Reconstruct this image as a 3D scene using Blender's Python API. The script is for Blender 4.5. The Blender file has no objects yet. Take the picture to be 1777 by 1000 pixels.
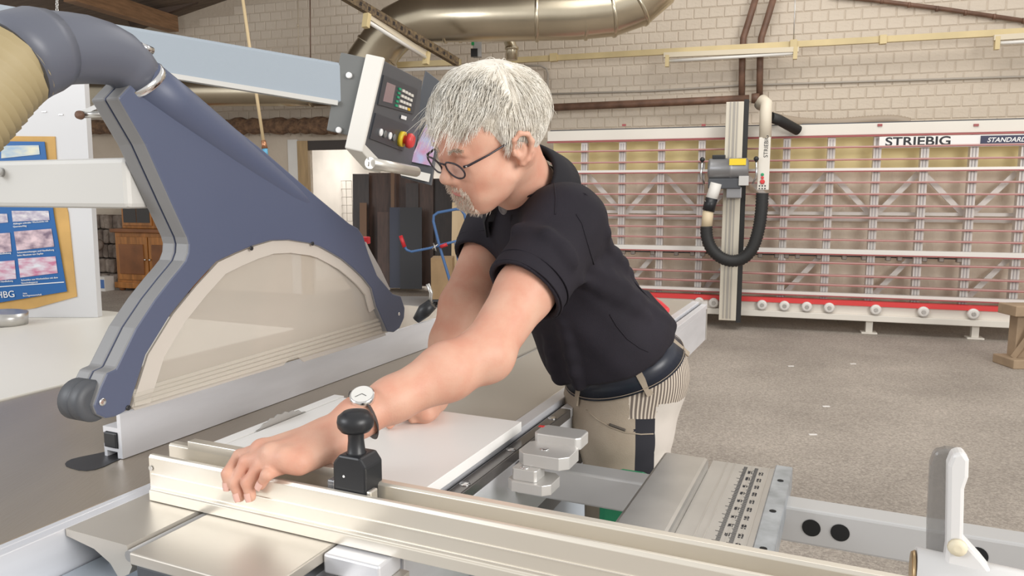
import bpy, bmesh, math, random
import numpy as np
from mathutils import Vector, Matrix
random.seed(7); RNG = np.random.default_rng(7)
scene = bpy.context.scene
COL = scene.collection
pi = math.pi

# ------------------------------------------------------------------ camera, world, lights
CAM_H = 1.36; FPX = 1303.0; PITCH = math.atan(166/1303)
cd = bpy.data.cameras.new('camera'); cam = bpy.data.objects.new('camera', cd); COL.objects.link(cam)
cam.location = (0, 0, CAM_H); cam.rotation_euler = (pi/2 - PITCH, 0, 0)
cd.sensor_width = 36; cd.lens = FPX/1777*36; cd.clip_start = .02; cd.clip_end = 100
scene.camera = cam
w = bpy.data.worlds.new('world'); scene.world = w; w.use_nodes = True
bg = w.node_tree.nodes['Background']
bg.inputs[0].default_value = (1, .975, .94, 1); bg.inputs[1].default_value = .55
def area(name, loc, target, sx, sy, power, col):
    l = bpy.data.lights.new(name, 'AREA'); l.shape = 'RECTANGLE'; l.size = sx; l.size_y = sy; l.energy = power; l.color = col
    o = bpy.data.objects.new(name, l); COL.objects.link(o); o.location = loc
    o.rotation_euler = (Vector(target)-Vector(loc)).to_track_quat('-Z', 'Y').to_euler()
    return o
area('gate_daylight', (4.2, -2.6, 2.9), (0.2, 1.6, .9), 3.2, 2.4, 235, (1, .975, .94))
area('window_daylight', (-4.6, -.6, 3.0), (-.6, 2.2, .9), 2.6, 2.0, 95, (.93, .96, 1))
area('rooflight_daylight', (2.0, 4.6, 4.9), (2.2, 6.6, 0.6), 4.0, 2.2, 85, (1, .97, .92))
vs = scene.view_settings
vs.view_transform = 'Standard'; vs.look = 'None'; vs.gamma = 1; vs.use_curve_mapping = False; vs.exposure = .38

# ------------------------------------------------------------------ frames of reference
_c, _s = math.cos(PITCH), math.sin(PITCH)
def ray(u, v):
    x = (u-888.5)/FPX; y = -(v-500)/FPX
    return Vector((x, _c+y*_s, -_s+y*_c))
CAMP = Vector((0, 0, CAM_H))
def P(u, v, y):                      # photograph pixel at a distance y in front of the camera
    d = ray(u, v); return CAMP + d*(y/d.y)
def PZ(u, v, z):                     # ... on a horizontal plane
    d = ray(u, v); return CAMP + d*((z-CAM_H)/d.z)
def PP(u, v, p0, n):                 # ... on any plane
    d = ray(u, v); return CAMP + d*((Vector(p0)-CAMP).dot(n)/d.dot(n))
SA = math.radians(24.25)             # the sliding saw stands turned by this angle
def FS(p): return Vector((p[0]*math.cos(SA)+p[1]*math.sin(SA), -p[0]*math.sin(SA)+p[1]*math.cos(SA), p[2]))
def toS(p): return Vector((p[0]*math.cos(SA)-p[1]*math.sin(SA), p[0]*math.sin(SA)+p[1]*math.cos(SA), p[2]))
SNX = Vector((math.cos(SA), -math.sin(SA), 0)); SNY = Vector((math.sin(SA), math.cos(SA), 0))
def SX(u, v, lx): return toS(PP(u, v, SNX*lx, SNX))
def SY(u, v, ly): return toS(PP(u, v, SNY*ly, SNY))
WB = math.radians(72.3); W0 = PZ(1510, 578, 0)   # the back wall's direction, and a foot of the panel saw
WX = Vector((math.sin(WB), -math.cos(WB), 0)); WN = Vector((math.cos(WB), math.sin(WB), 0))
def FW(p): return W0 + WX*p[0] + WN*p[1] + Vector((0, 0, p[2]))
def WA_(u, v, off=0):
    q = PP(u, v, W0+WN*off, WN); r = q-W0
    return Vector((r.dot(WX), off, q.z))
ID = lambda p: Vector(p)

# ------------------------------------------------------------------ materials
MATS = {}
def mat(name, col, rough=.5, metal=0, var=0, scale=8, bump=0, bscale=60, spec=.5, stretch=None, col2=None, coat=0, trans=0, alpha=1, bdist=.01, detail=4):
    if name in MATS: return MATS[name]
    m = bpy.data.materials.new(name); m.use_nodes = True; nt = m.node_tree; N = nt.nodes; L = nt.links
    b = N['Principled BSDF']
    b.inputs['Base Color'].default_value = (*col, 1); b.inputs['Roughness'].default_value = rough
    b.inputs['Metallic'].default_value = metal; b.inputs['Specular IOR Level'].default_value = spec
    if coat: b.inputs['Coat Weight'].default_value = coat
    if trans: b.inputs['Transmission Weight'].default_value = trans
    if alpha < 1: b.inputs['Alpha'].default_value = alpha
    tc = N.new('ShaderNodeTexCoord'); mp = N.new('ShaderNodeMapping'); L.new(tc.outputs['Object'], mp.inputs[0])
    if stretch: mp.inputs['Scale'].default_value = stretch
    if var or col2:
        n = N.new('ShaderNodeTexNoise'); n.inputs['Scale'].default_value = scale; n.inputs['Detail'].default_value = detail
        L.new(mp.outputs[0], n.inputs['Vector'])
        r = N.new('ShaderNodeValToRGB'); c2 = col2 or tuple(max(0, x*(1-var)) for x in col); c1 = col if col2 else tuple(min(1, x*(1+var*.6)) for x in col)
        r.color_ramp.elements[0].position = .32; r.color_ramp.elements[1].position = .68
        r.color_ramp.elements[0].color = (*c2, 1); r.color_ramp.elements[1].color = (*c1, 1)
        L.new(n.outputs['Fac'], r.inputs[0]); L.new(r.outputs[0], b.inputs['Base Color'])
    if bump:
        n2 = N.new('ShaderNodeTexNoise'); n2.inputs['Scale'].default_value = bscale; n2.inputs['Detail'].default_value = 5
        L.new(mp.outputs[0], n2.inputs['Vector'])
        bp = N.new('ShaderNodeBump'); bp.inputs['Strength'].default_value = bump; bp.inputs['Distance'].default_value = bdist
        L.new(n2.outputs['Fac'], bp.inputs['Height']); L.new(bp.outputs[0], b.inputs['Normal'])
    MATS[name] = m; return m

# ------------------------------------------------------------------ mesh building
def frame_of(d, up=Vector((0, 0, 1))):
    d = Vector(d).normalized()
    a = d.cross(up)
    if a.length < 1e-4: a = d.cross(Vector((1, 0, 0)))
    a.normalize(); return a, d.cross(a).normalized()
class MB:
    def __init__(s, F=ID): s.v = []; s.f = []; s.m = []; s.F = F; s.sm = []
    def add(s, vs, fs, mi=0, smooth=False):
        o = len(s.v); s.v += [s.F(v) for v in vs]
        for f in fs: s.f.append([o+i for i in f]); s.m.append(mi); s.sm.append(smooth)
        return s
    def box(s, a, b, mi=0, ch=0):
        x0, y0, z0 = (min(a[i], b[i]) for i in range(3)); x1, y1, z1 = (max(a[i], b[i]) for i in range(3))
        if ch:
            bm = bmesh.new(); bmesh.ops.create_cube(bm, size=1)
            for v in bm.verts: v.co = ((x0+x1)/2+v.co.x*(x1-x0), (y0+y1)/2+v.co.y*(y1-y0), (z0+z1)/2+v.co.z*(z1-z0))
            bmesh.ops.bevel(bm, geom=bm.edges[:], offset=ch, segments=2, affect='EDGES', profile=.5)
            bm.verts.index_update()
            s.add([v.co.copy() for v in bm.verts], [[v.index for v in f.verts] for f in bm.faces], mi); bm.free(); return s
        V = [(x0,y0,z0),(x1,y0,z0),(x1,y1,z0),(x0,y1,z0),(x0,y0,z1),(x1,y0,z1),(x1,y1,z1),(x0,y1,z1)]
        return s.add(V, [[0,3,2,1],[4,5,6,7],[0,1,5,4],[1,2,6,5],[2,3,7,6],[3,0,4,7]], mi)
    def prism(s, poly, axis, a, b, mi=0, side=None):       # poly of 2D points in the two other axes, extruded along axis from a to b
        def mk(p, t):
            if axis == 0: return (t, p[0], p[1])
            if axis == 1: return (p[0], t, p[1])
            return (p[0], p[1], t)
        n = len(poly); V = [mk(p, a) for p in poly]+[mk(p, b) for p in poly]
        s.add(V, [list(range(n))[::-1], list(range(n, 2*n))], mi)
        s.add(V, [[i, (i+1) % n, n+(i+1) % n, n+i] for i in range(n)], mi if side is None else side); return s
    def tube(s, pts, r, n=12, mi=0, cap=True, closed=False, up=Vector((0, 0, 1)), sq=None):
        pts = [Vector(p) for p in pts]; k = len(pts)
        rs = r if isinstance(r, (list, tuple)) else [r]*k
        V = []; prev = None
        for i, p in enumerate(pts):
            if closed: d = pts[(i+1) % k]-pts[i-1]
            else: d = pts[min(i+1, k-1)]-pts[max(i-1, 0)]
            if d.length < 1e-9: d = Vector((0, 0, 1))
            d.normalize()
            if prev is None: a, b = frame_of(d, up)
            else:
                a = prev-d*prev.dot(d)
                a = a.normalized() if a.length > 1e-6 else frame_of(d, up)[0]
                b = d.cross(a)
            prev = a
            for j in range(n):
                t = 2*pi*j/n+(pi/n if n == 4 else 0)
                V.append(p+(a*math.cos(t)*(sq or 1)+b*math.sin(t))*rs[i])
        F = []
        for i in range(k if closed else k-1):
            for j in range(n):
                i2 = (i+1) % k
                F.append([i*n+j, i*n+(j+1) % n, i2*n+(j+1) % n, i2*n+j])
        s.add(V, F, mi, n > 5)
        if cap and not closed: s.add(V, [list(range(n))[::-1], [(k-1)*n+j for j in range(n)]], mi)
        return s
    def bar(s, p, q, wd, ht, mi=0, up=Vector((0, 0, 1))):  # rectangular bar
        p = Vector(p); q = Vector(q); d = (q-p).normalized(); a, b = frame_of(d, up)
        V = [x+a*i*wd/2+b*j*ht/2 for x in (p, q) for i, j in ((-1,-1),(1,-1),(1,1),(-1,1))]
        return s.add(V, [[0,1,2,3],[7,6,5,4],[0,4,5,1],[1,5,6,2],[2,6,7,3],[3,7,4,0]], mi)
    def lathe(s, c, ax, prof, n=24, mi=0):                 # prof = [(r, h)] along the axis
        c = Vector(c); ax = Vector(ax).normalized(); a, b = frame_of(ax)
        V = []; k = len(prof)
        for r, h in prof:
            for j in range(n):
                t = 2*pi*j/n; V.append(c+ax*h+(a*math.cos(t)+b*math.sin(t))*max(r, 1e-5))
        F = [[i*n+j, i*n+(j+1) % n, (i+1)*n+(j+1) % n, (i+1)*n+j] for i in range(k-1) for j in range(n)]
        s.add(V, F, mi, True)
        return s.add(V, [list(range(n))[::-1], [(k-1)*n+j for j in range(n)]], mi)
    def quad(s, a, b, c, d, mi=0): return s.add([a, b, c, d], [[0, 1, 2, 3]], mi)
    def slab(s, pts, nrm, th, mi=0, side=None):            # flat polygon with a thickness
        nrm = Vector(nrm)*th; n = len(pts); V = [Vector(p) for p in pts]+[Vector(p)-nrm for p in pts]
        s.add(V, [list(range(n)), list(range(n, 2*n))[::-1]], mi)
        return s.add(V, [[i, n+i, n+(i+1) % n, (i+1) % n] for i in range(n)], mi if side is None else side)
    def build(s, name, mats, parent=None, bevel=0, fix=True):
        me = bpy.data.meshes.new(name)
        V = s.v
        if parent is None:
            xs = [v.x for v in V]; ys = [v.y for v in V]; base = Vector(((min(xs)+max(xs))/2, (min(ys)+max(ys))/2, min(v.z for v in V)))
        else: base = wloc(parent)
        me.from_pydata([tuple(v-base) for v in V], [], s.f)
        for m in (mats if isinstance(mats, (list, tuple)) else [mats]): me.materials.append(m)
        me.polygons.foreach_set('material_index', s.m); me.polygons.foreach_set('use_smooth', s.sm)
        if fix:
            bm = bmesh.new(); bm.from_mesh(me); bmesh.ops.remove_doubles(bm, verts=bm.verts, dist=1e-6); bmesh.ops.recalc_face_normals(bm, faces=bm.faces); bm.to_mesh(me); bm.free()
        me.update()
        o = bpy.data.objects.new(name, me); COL.objects.link(o)
        if parent is not None: o.parent = parent
        else: o.location = base
        o['wl'] = tuple(base)
        if bevel:
            b = o.modifiers.new('bevel', 'BEVEL'); b.width = bevel; b.segments = 2; b.limit_method = 'ANGLE'; b.angle_limit = .6
        return o
def wloc(o): return Vector(o['wl'])
def tag(o, label=None, cat=None, group=None, kind=None):
    if label: o['label'] = label
    if cat: o['category'] = cat
    if group: o['group'] = group
    if kind: o['kind'] = kind
    return o
def thing(name, label, cat, base, group=None):
    o = bpy.data.objects.new(name, None); COL.objects.link(o); o.location = base; o.empty_display_size = .05
    o['wl'] = tuple(Vector(base)); return tag(o, label, cat, group)
def struct(o): o['kind'] = 'structure'; return o
def text(s, size, m, org, xd, yd, parent, name='lettering', depth=.0006, sx=1, shear=0, bold=0):
    cu = bpy.data.curves.new('t', 'FONT'); cu.body = s; cu.size = size; cu.extrude = depth; cu.shear = shear; cu.offset = bold
    t = bpy.data.objects.new('t', cu); COL.objects.link(t)
    bpy.context.view_layer.update()
    me = bpy.data.meshes.new_from_object(t.evaluated_get(bpy.context.evaluated_depsgraph_get()))
    bpy.data.objects.remove(t)
    xd = Vector(xd).normalized(); yd = Vector(yd).normalized(); n = xd.cross(yd)
    base = wloc(parent)
    for v in me.vertices: v.co = Vector(org)+xd*v.co.x*sx+yd*v.co.y+n*v.co.z-base
    me.materials.clear(); me.materials.append(m); me.name = name
    o = bpy.data.objects.new(name, me); COL.objects.link(o); o.parent = parent; o['wl'] = tuple(base); return o

# common materials
white_paint = mat('white_paint', (.74, .72, .68), .5, var=.05, scale=3)
alu = mat('anodised_aluminium', (.74, .71, .65), .36, .75, var=.05, scale=5)
alu_cool = mat('cool_aluminium', (.78, .79, .83), .33, .4, var=.06, scale=4, stretch=(1, 1, 6))
steel = mat('brushed_steel', (.62, .61, .59), .32, .9, var=.08, scale=14)
chrome = mat('chrome', (.8, .8, .8), .15, 1)
black = mat('black_plastic', (.018, .019, .022), .38)
rubber = mat('black_rubber', (.02, .02, .02), .6)
dark = mat('dark_grey', (.07, .075, .085), .5)
# ------------------------------------------------------------------ the hall: floor, walls, ceiling
m_floor = mat('asphalt_floor', (.44, .395, .35), .75, col2=(.32, .285, .25), scale=1.3, bump=.6, bscale=170, detail=9)
nt = m_floor.node_tree; b = nt.nodes['Principled BSDF']; old = b.inputs['Base Color'].links[0].from_socket
sp = nt.nodes.new('ShaderNodeTexNoise'); sp.inputs['Scale'].default_value = 85; sp.inputs['Detail'].default_value = 3
rp = nt.nodes.new('ShaderNodeValToRGB'); rp.color_ramp.elements[0].position = .35; rp.color_ramp.elements[1].position = .7
rp.color_ramp.elements[0].color = (.76, .74, .72, 1); rp.color_ramp.elements[1].color = (1.24, 1.22, 1.2, 1)
mx = nt.nodes.new('ShaderNodeMix'); mx.data_type = 'RGBA'; mx.blend_type = 'MULTIPLY'; mx.inputs[0].default_value = 1
tc = nt.nodes.new('ShaderNodeTexCoord'); nt.links.new(tc.outputs['Object'], sp.inputs['Vector']); nt.links.new(sp.outputs[0], rp.inputs[0])
nt.links.new(old, mx.inputs['A']); nt.links.new(rp.outputs[0], mx.inputs['B']); nt.links.new(mx.outputs['Result'], b.inputs['Base Color'])
struct(MB().box((-9, -4, -.1), (10, 16, 0)).build('floor', m_floor))
m_wall = mat('painted_masonry', (.64, .56, .46), .85, col2=(.52, .44, .35), scale=.9, bump=.5, bscale=22, bdist=.02, detail=8)
m_brick = mat('painted_brick', (.68, .60, .50), .8, col2=(.58, .50, .41), scale=1.1, bump=.45, bscale=30, bdist=.012, detail=6)
OFF = .8
DL, DR = WA_(522, 330, OFF).x, WA_(800, 330, OFF).x; DTOP = 2.03
wb = MB(FW).box((-11, OFF, 0), (DL, OFF+.3, 5.2)).box((DR, OFF, 0), (4.5, OFF+.3, 5.2)).box((DL, OFF, DTOP), (DR, OFF+.3, 5.2)).build('wall_back', m_wall); struct(wb)
# painted bricks, the nearest ones each on its own
bm_v = []
for k in range(4):
    q = MB(); j = lambda: random.uniform(-.003, .003)
    w_, h_ = .152, .105
    A = [(j(), 0, j()), (w_+j(), 0, j()), (w_+j(), 0, h_+j()), (j(), 0, h_+j())]
    Bf = [(.007+j(), -.007, .007+j()), (w_-.007+j(), -.007, .007+j()), (w_-.007+j(), -.007, h_-.007+j()), (.007+j(), -.007, h_-.007+j())]
    q.add(A+Bf, [[4, 5, 6, 7], [0, 1, 5, 4], [1, 2, 6, 5], [2, 3, 7, 6], [3, 0, 4, 7]])
    me = bpy.data.meshes.new('brick'); me.from_pydata([tuple(v) for v in q.v], [], q.f); me.materials.append(m_brick); bm_v.append(me)
spots = []
for r in range(16):
    z = 1.99+r*.114
    for i in range(-62, 30):
        a = i*.161+(r % 2)*.08+.02
        if (-6.0 < a < 1.75 and z < 3.46) or (-9.6 < a <= -6.0 and z > 2.1 and z < 3.52+(a+8.745)*.2): spots.append((a, z))
spots.sort(key=lambda t: -t[0]-(.0 if t[1] > 2.0 else -9))
rz = math.atan2(WX.y, WX.x); rest = MB()
for n_, (a, z) in enumerate(spots):
    me = bm_v[n_ % 4]
    if n_ < 290:
        o = bpy.data.objects.new('brick', me); COL.objects.link(o); o.parent = wb; o.location = FW((a, OFF-.001, z))-wloc(wb); o.rotation_euler = (0, 0, rz)
    else:
        o_ = FW((a, OFF-.001, z)); rest.add([o_+WX*v.co.x+WN*v.co.y+Vector((0, 0, v.co.z)) for v in me.vertices], [list(p.vertices) for p in me.polygons])
tag(rest.build('brick_field', m_brick, wb, fix=False), kind='stuff')
# ceiling at the far left, sloping roof boards and a rafter
m_ceil = mat('roof_boards', (.17, .13, .10), .8, var=.3, scale=3, stretch=(1, 12, 1))
struct(MB().add([FW((-11, OFF+.2, 3.27)), FW((-3, OFF+.2, 4.87)), FW((-3, -3.6, 4.87)), FW((-11, -3.6, 3.27)),
                 FW((-11, OFF+.2, 3.37)), FW((-3, OFF+.2, 4.97)), FW((-3, -3.6, 4.97)), FW((-11, -3.6, 3.37))],
                [[0, 1, 2, 3], [7, 6, 5, 4], [0, 4, 5, 1], [1, 5, 6, 2], [2, 6, 7, 3], [3, 7, 4, 0]]).build('ceiling', m_ceil))
m_raft = mat('rafter_wood', (.30, .17, .09), .6, var=.3, scale=4, stretch=(1, 1, 8))
tag(MB().bar(P(120, -14, 8.6), P(300, 42, 10.4), .16, .2).build('roof_rafter', m_raft), 'brown timber rafter under the dark roof boards', 'beam')
tag(MB().bar(P(225, 40, 10.2), P(420, -30, 10.3), .07, .1).build('roof_purlin', mat('dark_timber', (.09, .06, .045), .7)), 'thin dark timber strip along the top of the brick wall', 'beam')
# brown clipped pipe that slopes down across the bricks at the upper right
pp = [FW(WA_(u, v, OFF-.05)) for u, v in ((1440, -8), (1530, 2), (1640, 16), (1790, 38))]
t = thing('sloping_pipe', 'brown pipe with clips sloping across the upper brick wall', 'pipe', pp[0])
m_rust = mat('rusty_brown', (.16, .085, .055), .55, var=.35, scale=9)
MB().tube(pp, .022).build('pipe_run', m_rust, t)
for i in range(6):
    q = pp[1].lerp(pp[3], i/5*.95); MB().lathe(q-WX*.012, WX, [(.028, 0), (.028, .024)], 12).build('clip', m_rust, t)
# ------------------------------------------------------------------ store room behind the doorway
m_store = mat('store_plaster', (.66, .62, .57), .8, var=.12, scale=2)
sr = MB(FW).box((DL-.6, OFF+3.2, 0), (DR+.8, OFF+3.3, 2.6)).box((DL-.7, OFF+.3, 0), (DL-.6, OFF+3.3, 2.6)).box((DR+.8, OFF+.3, 0), (DR+.9, OFF+3.3, 2.6)).box((DL-.7, OFF+.3, 2.5), (DR+.9, OFF+3.3, 2.6)).build('wall_store', m_store); struct(sr)
m_post = mat('pine_jamb', (.42, .29, .15), .6, var=.2, scale=3, stretch=(8, 8, 1))
a0 = WA_(517, 300, OFF-.03).x; a1 = WA_(535, 300, OFF-.03).x
struct(MB(FW).box((a0, OFF-.03, 0), (a1, OFF+.02, DTOP)).build('trim_1', m_post))
wp = WA_(500, 280, OFF-.02).x
struct(MB(FW).box((wp, OFF-.02, 0), (a0, OFF+.0, DTOP+.02)).build('trim_2', white_paint))
struct(MB(FW).box((a1, OFF-.02, DTOP-.12), (DR, OFF+.04, DTOP)).build('trim_3', mat('dark_opening_top', (.06, .05, .045), .7)))  # dark strip across the top of the doorway opening
bw = [mat('walnut_board', (.085, .045, .032), .45, var=.3, scale=3, stretch=(8, 8, 1)), mat('wenge_board', (.04, .026, .022), .4, var=.3, scale=3, stretch=(8, 8, 1)),
      mat('black_board', (.014, .013, .016), .4), mat('blue_black_board', (.015, .02, .05), .35), mat('oak_edge', (.20, .11, .06), .5)]
D0 = 10.15
for i, (u0, u1, vt, vb, mi, dd, lab) in enumerate([
    (612, 640, 302, 480, 1, .5, 'narrow wenge board leaning at the white store wall'), (640, 735, 300, 476, 0, .62, 'wide walnut board with a glossy sheen leaning in the store'),
    (624, 636, 352, 482, 4, .3, 'slim oak strip leaning against the wenge board'), (678, 684, 296, 470, 4, .44, 'upright oak batten before the wide walnut board'),
    (655, 690, 368, 482, 0, .22, 'short walnut offcut leaning beside the blue-black board'), (676, 700, 360, 478, 3, .16, 'blue-black laminated board leaning in the store'),
    (694, 732, 360, 482, 2, .06, 'matt black board leaning in front of the walnut boards'), (704, 726, 318, 470, 1, .3, 'tall wenge board behind the matt black board'),
    (725, 752, 300, 478, 0, .36, 'tall walnut board next to the pine panel'), (750, 790, 310, 478, 1, .42, 'broad dark board at the edge of the doorway')]):
    yy = D0+dd
    a, b_, c_, d_ = P(u0, vb, yy-.10), P(u1, vb, yy-.10), P(u1, vt, yy+.06), P(u0, vt, yy+.06)
    for p_ in (a, b_): p_.z = max(0, min(.06, p_.z))
    n = (b_-a).cross(d_-a).normalized()
    tag(MB().slab([a, b_, c_, d_], n, .025).build('leaning_board', bw[mi]), lab, 'board', 'boards in the store room')
area('store_window', FW((DL+.6, OFF+2.2, 2.3)), FW((DL+.3, OFF+1.4, 0)), 1.2, .8, 40, (1, .97, .92))
# wire grid on the white store wall
g0 = P(552, 314, 12.2); g1 = P(612, 384, 12.2)
t = thing('wire_grid', 'thin wire grid panel hung on the white store wall', 'grid', (g0.x, g0.y, g1.z))
for i in range(7):
    x = g0.x+(g1.x-g0.x)*i/6; MB().tube([(x, 12.2, g1.z), (x, 12.2, g0.z)], .005, 5).build('wire', steel, t)
for i in range(6):
    z = g1.z+(g0.z-g1.z)*i/5; MB().tube([(g0.x, 12.2, z), (g1.x, 12.2, z)], .005, 5).build('wire', steel, t)
# thin pale slab, its colour standing in for a light spot on the floor
tag(MB().box((-1.55, 8.55, 0), (-.85, 9.6, .03)).build('floor_light_spot', mat('light_spot_pale', (.55, .55, .56), .5)), 'painted light spot on the floor before the store doorway', 'sheet')
# pine panel, cardboard box on a dolly, blue trolley
pine = mat('pine_panel', (.68, .52, .32), .5, col2=(.6, .44, .26), scale=2, stretch=(6, 6, .6))
q0, q1 = P(782, 470, 9.25), P(838, 470, 9.15)
tag(MB().slab([(q0.x, q0.y, .0), (q1.x, q1.y, .0), (q1.x, q1.y+.12, P(0, 352, 8.8).z), (q0.x+.02, q0.y+.12, P(0, 352, 8.9).z)], (0, -1, 0), -.03).build('pine_board', pine), 'upright pale pine panel behind the blue trolley', 'board')
q0 = P(748, 505, 8.6); q1 = P(776, 448, 8.6)
t = thing('box_dolly', 'low black dolly with castors under a cardboard box', 'dolly', (q0.x+.1, 8.7, 0))
MB().box((q0.x+.01, 8.62, .1), (q1.x+.05, 8.9, .13)).build('deck', dark, t)
for dx in (.03, .2):
    for dy in (8.66, 8.86): MB().lathe((q0.x+dx-.01, dy, .05), (1, 0, 0), [(.05, 0), (.05, .025)], 14).build('castor', rubber, t); 
tag(MB().box((q0.x, 8.6, .13), (q1.x+.06, 8.92, q1.z), ch=.006).build('cardboard_box', mat('cardboard', (.42, .28, .15), .8, var=.1, scale=5)), 'brown cardboard box standing on the low dolly', 'box')
blue = mat('blue_enamel', (.07, .16, .36), .35); red = mat('red_plastic', (.62, .03, .04), .4)
TD = 8.2
t = thing('tube_trolley', 'blue tubular trolley with red tipped hook arm beside the pine panel', 'trolley', (P(790, 400, TD).x, TD, 0))
def px(l, d=TD): return [P(u, v, d) for u, v in l]
MB().tube(px([(815, 412), (806, 372), (800, 364), (792, 363), (760, 369), (753, 374), (752, 384), (762, 425), (780, 485), (797, 548)]), .016, 10).build('frame', blue, t)
MB().tube(px([(702, 428), (706, 434), (714, 437), (745, 431), (770, 424), (818, 412)], TD-.03), .014, 10).build('arm', blue, t)
MB().tube(px([(695, 409), (702, 429)], TD-.03), .022, 10).build('tip', red, t)
MB().tube(px([(790, 422), (796, 460), (801, 492)], TD+.2), .012, 8).build('brace', blue, t)
MB().tube(px([(764, 428), (776, 424)], TD-.03), .022, 10).build('sleeve', red, t)
MB().tube(px([(752, 422), (757, 436), (750, 432), (760, 424)], TD-.05), .008, 6).build('wing_nut', steel, t)
for uu in (770, 800): MB().lathe((P(uu, 400, TD).x, TD, .045), (1, 0, 0), [(.045, 0), (.045, .03)], 16).build('castor', rubber, t)
# ------------------------------------------------------------------ left background: stone wall foot, cabinet, insulated pipe, picture frame
stone = mat('rubble_stone', (.36, .30, .25), .9, col2=(.12, .09, .075), scale=5, bump=1, bscale=9, bdist=.06)
def WQ(u, v, off): return FW(WA_(u, v, off))
ss = MB(FW); x0 = WA_(140, 400, .55).x; x1 = WA_(212, 400, .55).x; zt = WA_(180, 372, .55).z
t = thing('rubble_plinth', 'rough rubble stone base at the foot of the wall beside the cabinet', 'stonework', FW((x0, .65, 0)))
r_ = random.Random(3)
for i in range(7):
    for k in range(5):
        a = x0+(x1-x0)*(i+(.5 if k % 2 else 0))/7; z = zt*k/5
        w2 = (x1-x0)/7*.95; h2 = zt/5*.95
        MB(FW).box((a, .52+r_.uniform(0, .08), z), (a+w2, OFF-.012, z+h2), ch=.03).build('stone', stone, t)
def cab():
    oak = mat('honey_oak', (.42, .17, .04), .4, var=.35, scale=3, stretch=(6, 6, 1)); oakd = mat('dark_oak', (.23, .085, .025), .4, var=.3, scale=4)
    glassd = mat('dark_pane', (.03, .025, .022), .15)
    a0, a1 = WA_(199, 440, .3).x, WA_(318, 440, .3).x; F0, F1 = .32, .78; zm = WA_(240, 404, .3).z; zt = WA_(240, 356, .3).z+.15
    t = thing('dresser', 'honey brown carved wooden dresser with glazed top against the far wall', 'cabinet', FW(((a0+a1)/2, .55, 0)))
    MB(FW).box((a0, F0, .1), (a1, F1, zm)).box((a0-.03, F0-.03, .04), (a1+.03, F1, .12)).build('base_unit', oak, t, bevel=.008)
    MB(FW).box((a0-.04, F0-.05, zm), (a1+.04, F1, zm+.05)).build('worktop', oakd, t, bevel=.008)
    MB(FW).box((a0+.02, F0+.12, zm+.05), (a1-.02, F1, zt)).build('upper_unit', oak, t, bevel=.006)
    MB(FW).box((a0-.03, F0+.06, zt), (a1+.03, F1, zt+.07)).build('cornice', oakd, t, bevel=.01)
    mid = (a0+a1)/2
    for k, (p, q) in enumerate(((a0+.03, mid-.01), (mid+.01, a1-.03))):
        d = MB(FW).box((p, F0-.025, .16), (q, F0, zm-.06)).build('door', oak, t, bevel=.005)
        MB(FW).box((p+.06, F0-.04, .24), (q-.06, F0-.02, zm-.16), ch=.008).build('panel', oakd, d)
        MB(FW).lathe((q-.03 if k == 0 else p+.03, F0-.03, zm*.55), (0, -1, 0), [(.01, 0), (.016, .02), (.004, .03)], 10).build('knob', chrome, d)
        g = MB(FW).box((p+.02, F0+.1, zm+.09), (q-.02, F0+.12, zt-.04)).build('glazed_door', oak, t, bevel=.004)
        for i in range(2):
            w_ = (q-p-.1)/2
            MB(FW).box((p+.045+i*(w_+.01), F0+.095, zm+.13), (p+.045+i*(w_+.01)+w_, F0+.105, zt-.09)).build('pane', glassd, g)
    for p in (a0, a1-.08):
        for y in (F0, F1-.08): MB(FW).lathe((p+.04, y+.04, 0), (0, 0, 1), [(.03, 0), (.045, .03), (.03, .06)], 12).build('foot', oakd, t)
cab()
a0 = WA_(168, 490, .2).x
t = thing('paint_carton', 'small white and blue carton on the floor beside the dresser', 'box', FW((a0+.08, .25, 0)))
MB(FW).box((a0, .18, 0), (a0+.16, .34, .2)).build('carton', white_paint, t); MB(FW).box((a0+.04, .176, .04), (a0+.15, .18, .16)).build('print', mat('print_blue', (.08, .18, .45), .5), t)
tag(MB().lathe(FW((WA_(178, 440, .45).x, .38, .62)), (0, -1, .2), [(.03, -.06), (.07, -.03), (.09, 0), (.07, .04), (.03, .08)], 14).build('wall_valve', stone), 'rusty round valve sticking out of the stone foot', 'valve')
# insulated pipe and sheet-metal ducts on the left half of the wall
insul = mat('frayed_insulation', (.27, .16, .09), .95, col2=(.12, .07, .045), scale=14, bump=1, bscale=30, bdist=.04)
pts = [WQ(u, 221+(u-100)*-.006, .62) for u in range(100, 620, 10)]
tag(MB().tube(pts, [.10+r_.uniform(-.018, .018) for _ in pts], 14).build('insulated_pipe', insul), 'pipe wrapped in frayed brown insulation running above the doorway', 'pipe')
galv = mat('galvanised_sheet', (.62, .55, .42), .27, .95, var=.12, scale=2)
def duct(pts, r, label, joints, name='air_duct'):
    t = thing(name, label, 'duct', pts[0])
    MB().tube(pts, r, 28).build('duct_skin', galv, t)
    for p, d, rr in joints: MB().lathe(Vector(p)-Vector(d).normalized()*.02, d, [(rr, 0), (rr+.012, .008), (rr+.012, .032), (rr, .04)], 28).build('joint_ring', galv, t)
    return t
dp = [P(u, 160, 9.2) for u in (150, 300, 450, 596)]
duct(dp, .165, 'low horizontal galvanised duct behind the pale beam', [(dp[1], (1, 0, 0), .165), (P(540, 160, 9.2), (1, 0, 0), .165)])
DD = 7.8
q = [P(u, v, DD+e) for u, v, e in ((618, 150, .5), (640, 108, .45), (668, 70, .35), (690, 48, .25), (716, 36, .12), (750, 31, 0), (860, 29, -.1), (1000, 26, -.2), (1060, 20, -.25), (1105, 4, -.3), (1135, -22, -.35), (1152, -60, -.4))]
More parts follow.
